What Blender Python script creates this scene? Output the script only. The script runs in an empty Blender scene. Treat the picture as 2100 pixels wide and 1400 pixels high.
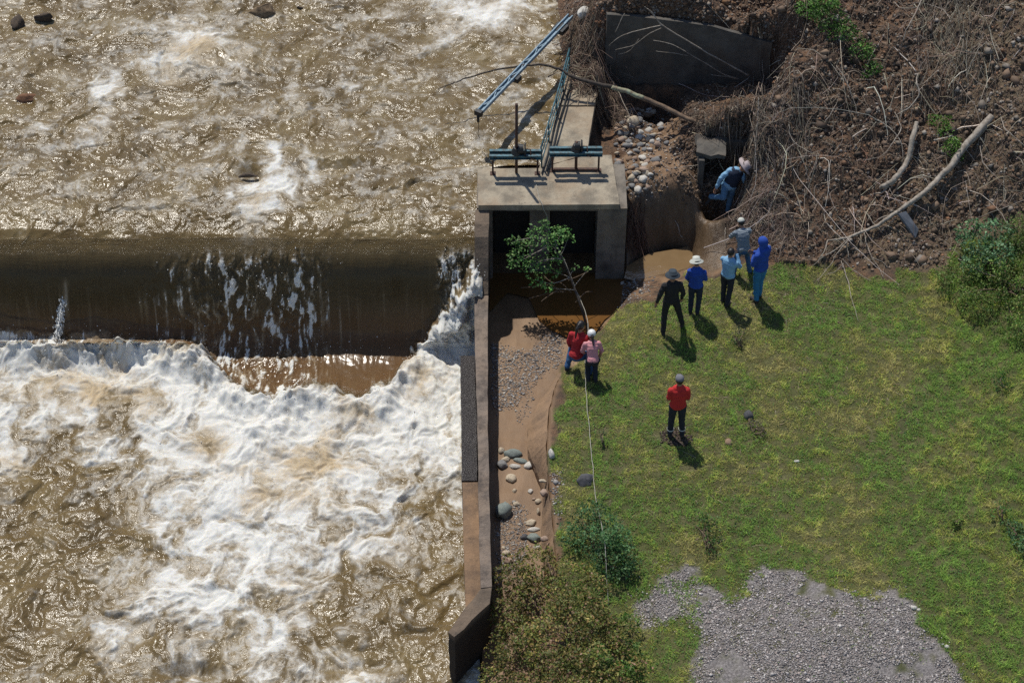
import bpy, bmesh, math, random
import numpy as np
from mathutils import Vector, Matrix
R = math.radians
random.seed(7)
rng = np.random.default_rng(7)
scene = bpy.context.scene
COL = scene.collection

# ------------------------------------------------------------------ camera, light
DIST, PITCH, LENS = 42.0, 45.0, 72.0
cs, sn = math.cos(R(PITCH)), math.sin(R(PITCH))
CAM = np.array([0.0, -DIST * cs, DIST * sn])
cam = bpy.data.cameras.new("camera"); cam.lens = LENS; cam.sensor_width = 36; cam.clip_end = 500
camo = bpy.data.objects.new("camera", cam); COL.objects.link(camo)
camo.location = CAM; camo.rotation_euler = (R(90 - PITCH), 0, 0)
scene.camera = camo

SUN = Vector((-0.21, 0.44, 0.87)).normalized()
world = bpy.data.worlds.new("World"); scene.world = world; world.use_nodes = True
wn = world.node_tree
bg = wn.nodes['Background']
sky = wn.nodes.new('ShaderNodeTexSky'); sky.sky_type = 'NISHITA'; sky.sun_disc = False
sky.sun_elevation = math.asin(SUN.z); sky.sun_rotation = math.atan2(SUN.x, SUN.y)
sky.altitude = 1500; sky.air_density = 1.0; sky.dust_density = 1.5
wn.links.new(sky.outputs[0], bg.inputs[0]); bg.inputs[1].default_value = 0.105
sl = bpy.data.lights.new("sun", 'SUN'); sl.energy = 3.9; sl.angle = R(0.8); sl.color = (1.0, 0.95, 0.86)
slo = bpy.data.objects.new("sun", sl); COL.objects.link(slo)
slo.rotation_euler = SUN.to_track_quat('Z', 'Y').to_euler(); slo.location = (0, 0, 30)
scene.view_settings.view_transform = 'Standard'; scene.view_settings.look = 'None'
scene.view_settings.exposure = 0.12; scene.view_settings.gamma = 1
scene.cycles.use_denoising = False; scene.cycles.max_bounces = 6; scene.cycles.diffuse_bounces = 3; scene.cycles.glossy_bounces = 2
scene.cycles.transparent_max_bounces = 8; scene.cycles.sample_clamp_indirect = 4
scene.cycles.sample_clamp_direct = 6

# ------------------------------------------------------------------ where a point of the photo lies on a level
F = LENS / 36 * 2100
def ray(px, py):
    px = np.asarray(px, float); py = np.asarray(py, float)
    a = (px - 1050) / F; b = (700 - py) / F
    return np.stack([a, b * sn + cs, b * cs - sn], -1)
def W(px, py, z=0.0):
    d = ray(px, py); t = (np.asarray(z) - CAM[2]) / d[..., 2]
    return CAM + d * t[..., None]
def pix(x, y, z):
    dx, dy, dz = x - CAM[0], y - CAM[1], z - CAM[2]
    dep = dy * cs - dz * sn
    return 1050 + F * dx / dep, 700 - F * (dy * sn + dz * cs) / dep

# ------------------------------------------------------------------ noise
_perm = rng.permutation(4096)
_ga = rng.random(4096) * 2 * math.pi
_gx, _gy = np.cos(_ga), np.sin(_ga)
def pn(x, y, s=0):
    x = np.asarray(x, float) + 17.3 * s; y = np.asarray(y, float) + 31.7 * s
    xi = np.floor(x).astype(np.int64); yi = np.floor(y).astype(np.int64)
    fx, fy = x - xi, y - yi
    def g(i, j, dx, dy):
        h = _perm[(_perm[i & 4095] + j) & 4095]
        return _gx[h] * dx + _gy[h] * dy
    u = fx * fx * fx * (fx * (fx * 6 - 15) + 10); v = fy * fy * fy * (fy * (fy * 6 - 15) + 10)
    n00 = g(xi, yi, fx, fy); n10 = g(xi + 1, yi, fx - 1, fy)
    n01 = g(xi, yi + 1, fx, fy - 1); n11 = g(xi + 1, yi + 1, fx - 1, fy - 1)
    return ((n00 * (1 - u) + n10 * u) * (1 - v) + (n01 * (1 - u) + n11 * u) * v) * 1.5
def fbm(x, y, o=4, s=0, g=0.5, l=2.03):
    a, t, f = 1.0, 0.0, 1.0
    for k in range(o):
        t = t + a * pn(x * f, y * f, s + k * 3.1); a *= g; f *= l
    return t
def sstep(a, b, x):
    t = np.clip((x - a) / (b - a), 0, 1); return t * t * (3 - 2 * t)
def inpoly(px, py, poly):
    px = np.asarray(px); py = np.asarray(py); c = np.zeros(px.shape, bool); n = len(poly)
    for i in range(n):
        x1, y1 = poly[i]; x2, y2 = poly[(i + 1) % n]
        if y1 == y2: continue
        c ^= ((y1 > py) != (y2 > py)) & (px < (x2 - x1) * (py - y1) / (y2 - y1) + x1)
    return c

# ------------------------------------------------------------------ object helpers
def tag(o, label=None, cat=None, group=None, kind=None):
    if label: o['label'] = label
    if cat: o['category'] = cat
    if group: o['group'] = group
    if kind: o['kind'] = kind
    return o
def thing(name, label, cat, loc=(0, 0, 0), rz=0, group=None, kind=None):
    o = bpy.data.objects.new(name, None); COL.objects.link(o); o.empty_display_size = 0.1
    o.location = [float(v) for v in loc]; o.rotation_euler = (0, 0, rz)
    return tag(o, label, cat, group, kind)
def attach(o, parent):
    """parent o while its vertices are given in world coordinates"""
    o.parent = parent
    o.matrix_parent_inverse = (Matrix.Translation(parent.location) @ parent.rotation_euler.to_matrix().to_4x4()).inverted()
def link(name, me, m, parent=None, world=True):
    o = bpy.data.objects.new(name, me); COL.objects.link(o)
    if m: me.materials.append(m)
    if parent:
        if world: attach(o, parent)
        else: o.parent = parent
    return o
def obj(name, bm, m, parent=None, smooth=False, world=True, bevel=0):
    me = bpy.data.meshes.new(name)
    bmesh.ops.recalc_face_normals(bm, faces=bm.faces)
    bm.to_mesh(me); bm.free()
    if smooth: me.polygons.foreach_set('use_smooth', [True] * len(me.polygons))
    o = link(name, me, m, parent, world)
    if bevel:
        b = o.modifiers.new('bevel', 'BEVEL'); b.width = bevel; b.segments = 2; b.limit_method = 'ANGLE'
    return o
def npmesh(name, V, Fc, m, parent=None, col=None, smooth=False, attrs=None, world=True):
    """V (n,3); Fc (m,k)"""
    me = bpy.data.meshes.new(name); V = np.ascontiguousarray(V, np.float32); Fc = np.ascontiguousarray(Fc, np.int32)
    k = Fc.shape[1]
    me.vertices.add(len(V)); me.vertices.foreach_set('co', V.ravel())
    me.loops.add(Fc.size); me.loops.foreach_set('vertex_index', Fc.ravel())
    me.polygons.add(len(Fc)); me.polygons.foreach_set('loop_start', np.arange(0, Fc.size, k, dtype=np.int32))
    if smooth: me.polygons.foreach_set('use_smooth', np.ones(len(Fc), bool))
    me.update(calc_edges=True)
    if col is not None:
        if col.shape[1] == 3: col = np.concatenate([col, np.ones((len(col), 1))], 1)
        a = me.color_attributes.new('Col', 'FLOAT_COLOR', 'POINT'); a.data.foreach_set('color', np.ascontiguousarray(col, np.float32).ravel())
    for n, v in (attrs or {}).items():
        if v.ndim == 1:
            a = me.attributes.new(n, 'FLOAT', 'POINT'); a.data.foreach_set('value', np.ascontiguousarray(v, np.float32))
        else:
            a = me.attributes.new(n, 'FLOAT_VECTOR', 'POINT'); a.data.foreach_set('vector', np.ascontiguousarray(v, np.float32).ravel())
    me.validate()
    return link(name, me, m, parent, world)
def box(bm, x0, x1, y0, y1, z0, z1):
    r = bmesh.ops.create_cube(bm, size=1)
    for v in r['verts']:
        v.co = Vector((x0 + (v.co.x + .5) * (x1 - x0), y0 + (v.co.y + .5) * (y1 - y0), z0 + (v.co.z + .5) * (z1 - z0)))
    return r['verts']
def prism(bm, pts, z0):
    """pts: (x,y,ztop) outline; bottom at z0"""
    t = [bm.verts.new([float(c) for c in p]) for p in pts]; b = [bm.verts.new((float(p[0]), float(p[1]), z0)) for p in pts]
    n = len(pts); bm.faces.new(t); bm.faces.new(b[::-1])
    for i in range(n): bm.faces.new((t[i], b[i], b[(i + 1) % n], t[(i + 1) % n]))
def rough(bm, size=0.12, amp=0.008, s=0):
    """cut long edges and jitter the surface so that cast concrete is not dead straight"""
    for _ in range(7):
        es = [e for e in bm.edges if e.calc_length() > size * 1.9]
        if not es: break
        bmesh.ops.subdivide_edges(bm, edges=es, cuts=1, use_grid_fill=True)
    bmesh.ops.triangulate(bm, faces=[f for f in bm.faces if len(f.verts) > 4])
    for v in bm.verts:
        c = v.co
        v.co = c + Vector((float(fbm(c.y * 5 + c.z * 3, c.z * 5 + 9, 3, s)), float(fbm(c.x * 5 + 4, c.z * 5, 3, s + 5)), float(fbm(c.x * 5, c.y * 5, 3, s + 9)))) * amp
def beam(bm, p, q, w, h, up=(0, 0, 1)):
    p, q = Vector([float(v) for v in p]), Vector([float(v) for v in q]); d = (q - p).normalized(); u = Vector(up)
    s = d.cross(u).normalized(); u = s.cross(d)
    vs = []
    for c in (p, q):
        for a, b in ((-1, -1), (1, -1), (1, 1), (-1, 1)): vs.append(bm.verts.new(c + s * a * w / 2 + u * b * h / 2))
    for f in ((0, 1, 2, 3), (7, 6, 5, 4), (0, 4, 5, 1), (1, 5, 6, 2), (2, 6, 7, 3), (3, 7, 4, 0)): bm.faces.new([vs[i] for i in f])
def tube_np(P, rad, n=6):
    """one tube along P; returns V,F quads (capped by pinching)"""
    P = np.asarray(P, float); rad = np.broadcast_to(np.asarray(rad, float), (len(P),)).copy()
    T = np.gradient(P, axis=0); T /= np.linalg.norm(T, axis=1)[:, None] + 1e-9
    ref = np.array([0.3, 0.2, 1.0]) if abs(T[:, 2]).mean() < 0.85 else np.array([1.0, 0.1, 0])
    A = np.cross(T, ref); A /= np.linalg.norm(A, axis=1)[:, None] + 1e-9; B = np.cross(T, A)
    an = np.arange(n) * 2 * math.pi / n
    V = P[:, None] + rad[:, None, None] * (np.cos(an)[None, :, None] * A[:, None] + np.sin(an)[None, :, None] * B[:, None])
    V = V.reshape(-1, 3); m = len(P)
    i, j = np.meshgrid(np.arange(m - 1), np.arange(n), indexing='ij')
    Fq = np.stack([i * n + j, i * n + (j + 1) % n, (i + 1) * n + (j + 1) % n, (i + 1) * n + j], -1).reshape(-1, 4)
    c0 = len(V); V = np.vstack([V, P[:1], P[-1:]])
    caps = []
    for k in range(0, n, 2):
        caps.append([c0, (k + 2) % n, (k + 1) % n, k]); b = (m - 1) * n
        caps.append([c0 + 1, b + k, b + (k + 1) % n, b + (k + 2) % n])
    return V, np.vstack([Fq, np.array(caps)])
def join_np(parts):
    Vs, Fs, o = [], [], 0
    for V, Fq in parts: Vs.append(V); Fs.append(Fq + o); o += len(V)
    return np.vstack(Vs), np.vstack(Fs)
def smooth_path(P, n=8, jit=0.0, seed=0):
    """catmull-rom through control points, rows may hold extra columns (radius)"""
    P = np.asarray(P, float); Q = np.vstack([2 * P[0] - P[1], P, 2 * P[-1] - P[-2]]); out = []
    for i in range(1, len(Q) - 2):
        for t in np.arange(n) / n:
            out.append(0.5 * (2 * Q[i] + (Q[i + 1] - Q[i - 1]) * t + (2 * Q[i - 1] - 5 * Q[i] + 4 * Q[i + 1] - Q[i + 2]) * t * t + (3 * Q[i] - Q[i - 1] - 3 * Q[i + 1] + Q[i + 2]) * t ** 3))
    out.append(P[-1]); out = np.array(out)
    if jit:
        r = np.random.default_rng(seed); k = r.normal(0, jit, (len(out), 3)); out[1:-1, :3] += (k[1:-1] + k[:-2] + k[2:]) / 2
    return out

# ------------------------------------------------------------------ materials
MATS = {}
class NT:
    def __init__(s, name):
        s.m = bpy.data.materials.new(name); s.m.use_nodes = True; s.t = s.m.node_tree; s.b = s.t.nodes['Principled BSDF']; MATS[name] = s.m
        s.out = s.t.nodes['Material Output']
    def n(s, typ, **kw):
        nd = s.t.nodes.new(typ)
        for k, v in kw.items():
            if k in nd.inputs: s.set(nd.inputs[k], v)
            else: setattr(nd, k, v)
        return nd
    def set(s, inp, v):
        if isinstance(v, bpy.types.NodeSocket): s.t.links.new(v, inp)
        else: inp.default_value = v
    def attr(s, name, out='Fac'): return s.n('ShaderNodeAttribute', attribute_name=name).outputs[out]
    def pos(s): return s.n('ShaderNodeTexCoord').outputs['Object']
    def noise(s, vec, scale, detail=4, rough=.55, dist=0, typ='FBM'):
        nd = s.n('ShaderNodeTexNoise'); s.set(nd.inputs['Vector'], vec); nd.inputs['Scale'].default_value = scale
        nd.inputs['Detail'].default_value = detail; nd.inputs['Roughness'].default_value = rough; nd.inputs['Distortion'].default_value = dist
        return nd.outputs['Fac']
    def math(s, op, a, b=0.0, c=0.0, clamp=False):
        nd = s.n('ShaderNodeMath', operation=op, use_clamp=clamp); s.set(nd.inputs[0], a); s.set(nd.inputs[1], b); s.set(nd.inputs[2], c); return nd.outputs[0]
    def mul(s, vec, v):
        nd = s.n('ShaderNodeVectorMath', operation='MULTIPLY'); s.set(nd.inputs[0], vec); nd.inputs[1].default_value = v; return nd.outputs[0]
    def add(s, vec, v):
        nd = s.n('ShaderNodeVectorMath', operation='ADD'); s.set(nd.inputs[0], vec); s.set(nd.inputs[1], v); return nd.outputs[0]
    def ramp(s, fac, stops, interp='LINEAR'):
        nd = s.n('ShaderNodeValToRGB'); s.set(nd.inputs[0], fac); cr = nd.color_ramp; cr.interpolation = interp
        while len(cr.elements) < len(stops): cr.elements.new(0.5)
        for e, (p, c) in zip(cr.elements, stops):
            e.position = p; e.color = (*c, 1) if isinstance(c, tuple) else (c, c, c, 1)
        return nd.outputs[0]
    def sm(s, x, a, b):
        nd = s.n('ShaderNodeMapRange', interpolation_type='SMOOTHSTEP'); s.set(nd.inputs[0], x); s.set(nd.inputs[1], a); s.set(nd.inputs[2], b); return nd.outputs[0]
    def mix(s, f, a, b):
        nd = s.n('ShaderNodeMix', data_type='RGBA'); s.set(nd.inputs[0], f)
        s.set(nd.inputs[6], (*a, 1) if isinstance(a, tuple) else a); s.set(nd.inputs[7], (*b, 1) if isinstance(b, tuple) else b); return nd.outputs[2]
    def bump(s, h, dist=.01, strength=1.0, normal=None):
        nd = s.n('ShaderNodeBump'); s.set(nd.inputs['Height'], h); nd.inputs['Distance'].default_value = dist; nd.inputs['Strength'].default_value = strength
        if normal: s.set(nd.inputs['Normal'], normal)
        return nd.outputs[0]
    def fin(s, color=None, rough=None, normal=None, spec=None, metal=None):
        for k, v in (('Base Color', color), ('Roughness', rough), ('Normal', normal), ('Specular IOR Level', spec), ('Metallic', metal)):
            if v is not None: s.set(s.b.inputs[k], (*v, 1) if isinstance(v, tuple) else v)
        return s.m

def m_plain(name, c, rough=.8, var=.25, scale=8, bump=.004, metal=0, c2=None, bscale=None):
    t = NT(name); p = t.pos(); n = t.noise(p, scale, 6, .65)
    c2 = c2 or tuple(v * (1 - var) for v in c)
    return t.fin(t.mix(t.sm(n, .35, .65), tuple(c), tuple(c2)), rough, t.bump(t.noise(p, bscale or scale * 6, 5, .7), bump), None, metal)
def m_leaf(name, trans=.35, rough=.55):
    t = NT(name); c = t.attr('Col', 'Color'); t.fin(c, rough, None, .3)
    tr = t.n('ShaderNodeBsdfTranslucent'); t.set(tr.inputs[0], c)
    mx = t.n('ShaderNodeMixShader'); mx.inputs[0].default_value = trans
    t.t.links.new(t.b.outputs[0], mx.inputs[1]); t.t.links.new(tr.outputs[0], mx.inputs[2]); t.t.links.new(mx.outputs[0], t.out.inputs[0])
    return t.m
def m_attr(name, rough=.85, bump=.003, bscale=60):
    t = NT(name); c = t.attr('Col', 'Color'); n = t.noise(t.pos(), bscale, 5, .7)
    return t.fin(t.mix(t.sm(n, .3, .7), c, t.mix(.35, c, (.02, .015, .01))), rough, t.bump(n, bump))
def m_concrete(name, c, dark, mud, mudf=.5, bump=.006):
    t = NT(name); p = t.pos()
    base = t.mix(t.sm(t.noise(p, 2.2, 7, .65), .38, .66), c, dark)
    base = t.mix(t.math('MULTIPLY', t.sm(t.noise(t.add(p, (5, 3, 1)), 1.1, 6, .7), .45, .62), mudf), base, mud)
    base = t.mix(t.math('MULTIPLY', t.sm(t.noise(p, 45, 4, .8), .55, .75), .5), base, dark)
    st = t.noise(t.mul(p, (9, 9, .7)), 1.0, 4, .6)
    base = t.mix(t.math('MULTIPLY', t.sm(st, .5, .7), .35), base, dark)
    base = t.mix(t.math('MULTIPLY', t.sm(t.noise(t.add(p, (2, 2, 9)), 55, 3, .7), .6, .7), .55), base, tuple(min(.6, v * 1.7 + .05) for v in c))
    base = t.mix(t.math('MULTIPLY', t.sm(t.noise(t.add(p, (9, 2, 9)), 3.5, 8, .8), .58, .68), .6), base, tuple(v * .5 for v in dark))
    h = t.math('ADD', t.noise(p, 30, 6, .75), t.math('MULTIPLY', t.noise(p, 6, 3), 1.5))
    return t.fin(base, .88, t.bump(h, bump * 2))
# ------------------------------------------------------------------ levels
ZD = 1.30      # gatehouse deck top
ZF = -0.92     # channel floor
ZR0, ZR1 = 1.0, -1.38   # river above and below the weir
YD = float(W(1100, 419, ZD)[1])          # deck front
XL = float(W(976, 605, 0)[0])            # outer face of the long wall
XLI = float(W(1000, 605, 0)[0])          # inner face
XR = float(W(1284, 560, ZF)[0])

# ------------------------------------------------------------------ ground heights
ANCH = [(1150, 800, -.1), (1150, 1100, -.1), (1150, 950, -.1), (1250, 850, 0), (1250, 1050, 0), (1400, 700, 0), (1400, 1000, 0), (1700, 700, .05), (2100, 700, .35), (2100, 1000, .25),
 (1700, 1000, 0), (1500, 1400, 0), (1200, 1300, -.2), (1200, 1500, -.3), (2100, 1400, .15), (1300, 650, -.08), (1250, 690, -.12), (1350, 610, -.08), (1500, 570, 0), (1700, 560, .1),
 (1900, 560, .28), (2100, 560, .55), (1215, 640, -.6), (1290, 585, -.5), (1320, 545, -1.0), (1400, 528, -1.05), (1465, 500, -1.0), (1350, 558, -.95), (1295, 560, -.8), (1455, 468, -.3), (1510, 470, .15), (1480, 440, .35), (1420, 548, -.25), (1490, 525, -.1),
 (1335, 408, .32), (1400, 404, .4), (1440, 420, .35), (1300, 440, .1), (1300, 300, .6), (1300, 230, .75), (1380, 320, .6), (1300, 190, .8), (1450, 190, 1.1), (1420, 230, 1.0), (1400, 170, .9),
 (1540, 480, .3), (1545, 400, .85), (1500, 330, 1.0), (1600, 300, 1.45), (1600, 200, 2.0), (1600, 100, 2.5), (1600, 20, 2.9), (1800, 500, .35), (1800, 400, .9), (1800, 300, 1.5), (1700, 420, .75),
 (1800, 200, 2.1), (1800, 100, 2.6), (1800, 20, 3.0), (2050, 460, .85), (2050, 350, 1.5), (2050, 200, 2.3), (2050, 20, 3.3), (2300, 20, 3.6), (2300, 400, 1.7), (2300, 700, .7), (2300, 1100, .4),
 (1230, 60, 2.1), (1230, 140, 1.75), (1185, 100, 1.55), (1190, 165, 1.35), (1185, 30, 1.75), (1150, 60, 1.0), (1150, 130, .95), (1300, 10, 3.0), (1450, 15, 3.1), (1550, 25, 3.0), (1240, 230, .7), (1235, 290, .55)]
def z_at(x, y, py):
    k = (700 - py) / F; dy = y - CAM[1]
    return CAM[2] + dy * (k * cs - sn) / (cs + k * sn)
def x_at(px, y, z): return (px - 1050) / F * ((y - CAM[1]) * cs - (z - CAM[2]) * sn)
# the old wall standing in the slip: (foot px, foot py, foot z, top py)
RW = []
for a, b, c, d in ((1240, 172, .78, 30), (1330, 172, .82, 38), (1450, 170, .95, 54), (1575, 165, 1.15, 90)):
    q = W(a, b, c); RW.append((float(q[0]), float(q[1]), c, float(z_at(q[0], q[1], d))))
_A = np.array([list(W(a, b, c)) for a, b, c in ANCH])
_A = np.vstack([_A] + [[x, y + .16, zt + .07] for x, y, z, zt in RW] + [[x, y + .6, zt + .35] for x, y, z, zt in RW] + [[x, y - .1, z] for x, y, z, zt in RW] + [[(RW[i][0] + RW[i + 1][0]) / 2, (RW[i][1] + RW[i + 1][1]) / 2 + .16, (RW[i][3] + RW[i + 1][3]) / 2 + .07] for i in range(3)])
CB = (float(W(1432, 366, .58)[0]), float(W(1548, 366, .58)[0]), float(W(1480, 366, .58)[1]))   # culvert mouth x0, x1, y
_A = np.vstack([_A, [[1.3, 16, 2.6], [6, 18, 4.5], [14, 16, 5.5], [18, 6, 3], [18, -6, 1], [14, -14, .5], [4, -14, 0], [0, -12, -1.2]]])
def _k(d): return np.sqrt(d * d + .16)
_D = _k(np.hypot(_A[:, None, 0] - _A[None, :, 0], _A[:, None, 1] - _A[None, :, 1]))
_M = np.zeros((len(_A) + 1,) * 2); _M[:-1, :-1] = _D + np.eye(len(_A)) * -.02; _M[-1, :-1] = _M[:-1, -1] = 1
_w = np.linalg.solve(_M, np.append(_A[:, 2], 0))
def base_h(x, y):
    sh = np.shape(x); x = np.ravel(x); y = np.ravel(y); out = np.full(x.shape, _w[-1])
    for i in range(len(_A)): out += _w[i] * _k(np.hypot(x - _A[i, 0], y - _A[i, 1]))
    return out.reshape(sh)
# right edge of the channel, upstream to downstream (y, x)
_ce = [(1290, 590, -.5), (1238, 655, -.4), (1200, 715, -.3), (1152, 762, -.2), (1135, 800, -.2), (1124, 850, -.2), (1120, 920, -.2), (1125, 1000, -.2), (1130, 1050, -.2), (1136, 1110, -.2), (1140, 1180, -.2), (1140, 1300, -.3)]
CE = np.array([list(W(*c)) for c in _ce])
def ch_x(y): return np.interp(y, CE[::-1, 1], CE[::-1, 0])
# right edge of the river (x at y)
_re = [W(1010, 1480, -1.3), W(1000, 1420, -1.3), W(985, 1392, -1.3)]
WK = [W(1112, 317, ZD), W(1150, 185, ZD)]
_rb = np.array([[1.5, -40], [.3, -14]] + [[float(p[0]), float(p[1])] for p in _re] + [[-.62, -6.3], [-.62, 4.3], [float(WK[0][0]) + .15, 4.5], [float(WK[1][0]) + .15, float(WK[1][1])],
               [float(W(1152, 100, 1)[0]), float(W(1152, 100, 1)[1])], [float(W(1158, 0, 1)[0]), float(W(1158, 0, 1)[1])], [1.9, 16], [2, 60]])
def riv_x(y): return np.interp(y, _rb[:, 1], _rb[:, 0])
DEBRIS = [(1160, -200), (1160, 180), (1215, 215), (1262, 420), (1330, 470), (1440, 470), (1500, 530), (1620, 540), (1750, 545), (1900, 550), (1960, 505), (2010, 460), (2600, 380), (2600, -200)]
def zone(x, y, z):
    px, py = pix(x, y, z)
    jx = fbm(x * 1.3, y * 1.3, 4, 2) * 26; jy = fbm(x * 1.3, y * 1.3, 4, 6) * 22
    return px + jx, py + jy
def terrain(x, y):
    x = np.asarray(x, float); y = np.asarray(y, float)
    h = base_h(x, y)
    px, py = pix(x, y, h)
    deb = inpoly(px, py, DEBRIS).astype(float) * sstep(1.0, 1.4, x)
    h = h + fbm(x * .9, y * .9, 5, 3, .55) * (.02 + .19 * deb * sstep(.25, .9, h)) + np.abs(fbm(x * 3.1, y * 3.1, 3, 4)) * .11 * deb
    h = h + fbm(x * 2.5, y * 2.5, 3, 8) * .018
    mx_, my_ = W(1690, 1340, 0)[:2]; h = h + .2 * np.exp(-((x - mx_) / 1.7) ** 2 - ((y - my_) / 1.3) ** 2)
    # the channel behind the long wall
    fl = ZF + .02 * fbm(x * 1.5, y * 1.5, 3, 5) + .05 * sstep(-1.5, -2.2, y) * sstep(-4, -3.4, y) - .25 * sstep(-5.2, -7, y)
    d = x - ch_x(y)
    w = np.where(y > CE[3, 1] + .1, .45, .06)
    f = sstep(0, 1, (d + np.where(w > .1, .2, .045)) / w)
    h = np.where(y < YD + .02, fl * (1 - f) + h * f, h)
    # under the gatehouse
    ins = (y >= YD) & (y < YD + 1.7) & (x < XR)
    h = np.where(ins, ZF, h)
    h = np.where((x > CB[0] + .1) & (x < CB[1] - .1) & (y > CB[2]) & (y < CB[2] + .75), np.minimum(h, .45), h)
    yw = np.interp(x, [q[0] for q in RW], [q[1] for q in RW]); zw = np.interp(x, [q[0] for q in RW], [q[2] for q in RW])
    dw = yw - y; inw = sstep(RW[0][0] - .12, RW[0][0] + .02, x) * sstep(RW[3][0] + .35, RW[3][0] - .1, x)
    h = np.where((dw > -.1) & (dw < 1.6), np.minimum(h, (zw - .02 + .1 * np.maximum(dw, 0) + .05 * fbm(x * 4, y * 4, 3, 7)) * inw + h * (1 - inw)), h)
    # river bed
    bed = np.where(y > 3.0, .2, -2.3)
    e = riv_x(y) - np.where((y > 5.5), .25, 0) 
    g = sstep(0, np.where(y > 6.5, .5, .05), x - e + np.where(y > 6.5, .3, 0))
    h = bed * (1 - g) + h * g
    return h
def G(px, py, h=0.0):
    """point of the ground (plus h) seen at a pixel of the photo"""
    px = np.atleast_1d(np.asarray(px, float)); py = np.atleast_1d(np.asarray(py, float)); d = ray(px, py)
    zs = np.linspace(4.2, -1.6, 117); lo = np.full(px.shape, 4.2); hi = np.full(px.shape, -1.6); done = np.zeros(px.shape, bool)
    for i in range(1, len(zs)):
        t = (zs[i] - CAM[2]) / d[:, 2]; p = CAM + d * t[:, None]
        hit = (~done) & (terrain(p[:, 0], p[:, 1]) + h > zs[i]); lo[hit] = zs[i - 1]; hi[hit] = zs[i]; done |= hit
    for _ in range(7):
        m = (lo + hi) / 2; t = (m - CAM[2]) / d[:, 2]; p = CAM + d * t[:, None]
        b = terrain(p[:, 0], p[:, 1]) + h > m; hi = np.where(b, m, hi); lo = np.where(b, lo, m)
    t = (hi - CAM[2]) / d[:, 2]; p = CAM + d * t[:, None]
    return p
def g1(px, py, h=0.0): return G(px, py, h)[0]

LAWN = [(1205, 725), (1240, 668), (1290, 622), (1345, 600), (1400, 570), (1480, 556), (1530, 545), (1620, 545), (1750, 552), (1900, 565), (1960, 520), (2010, 480), (2600, 400), (2600, 1900), (1200, 1900), (1180, 1500), (1150, 1180), (1150, 1110), (1142, 1050), (1137, 900), (1150, 770)]
GRAVEL = [(1285, 1242), (1335, 1215), (1370, 1180), (1400, 1165), (1430, 1190), (1450, 1215), (1500, 1222), (1530, 1208), (1545, 1168), (1600, 1172), (1650, 1178), (1720, 1205), (1760, 1228), (1830, 1220), (1880, 1250), (1872, 1275), (1905, 1305), (1945, 1340), (1970, 1380), (1990, 1420), (2040, 1600), (1380, 1600), (1410, 1400), (1435, 1330), (1440, 1290), (1400, 1262), (1340, 1288), (1300, 1275)]
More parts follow.
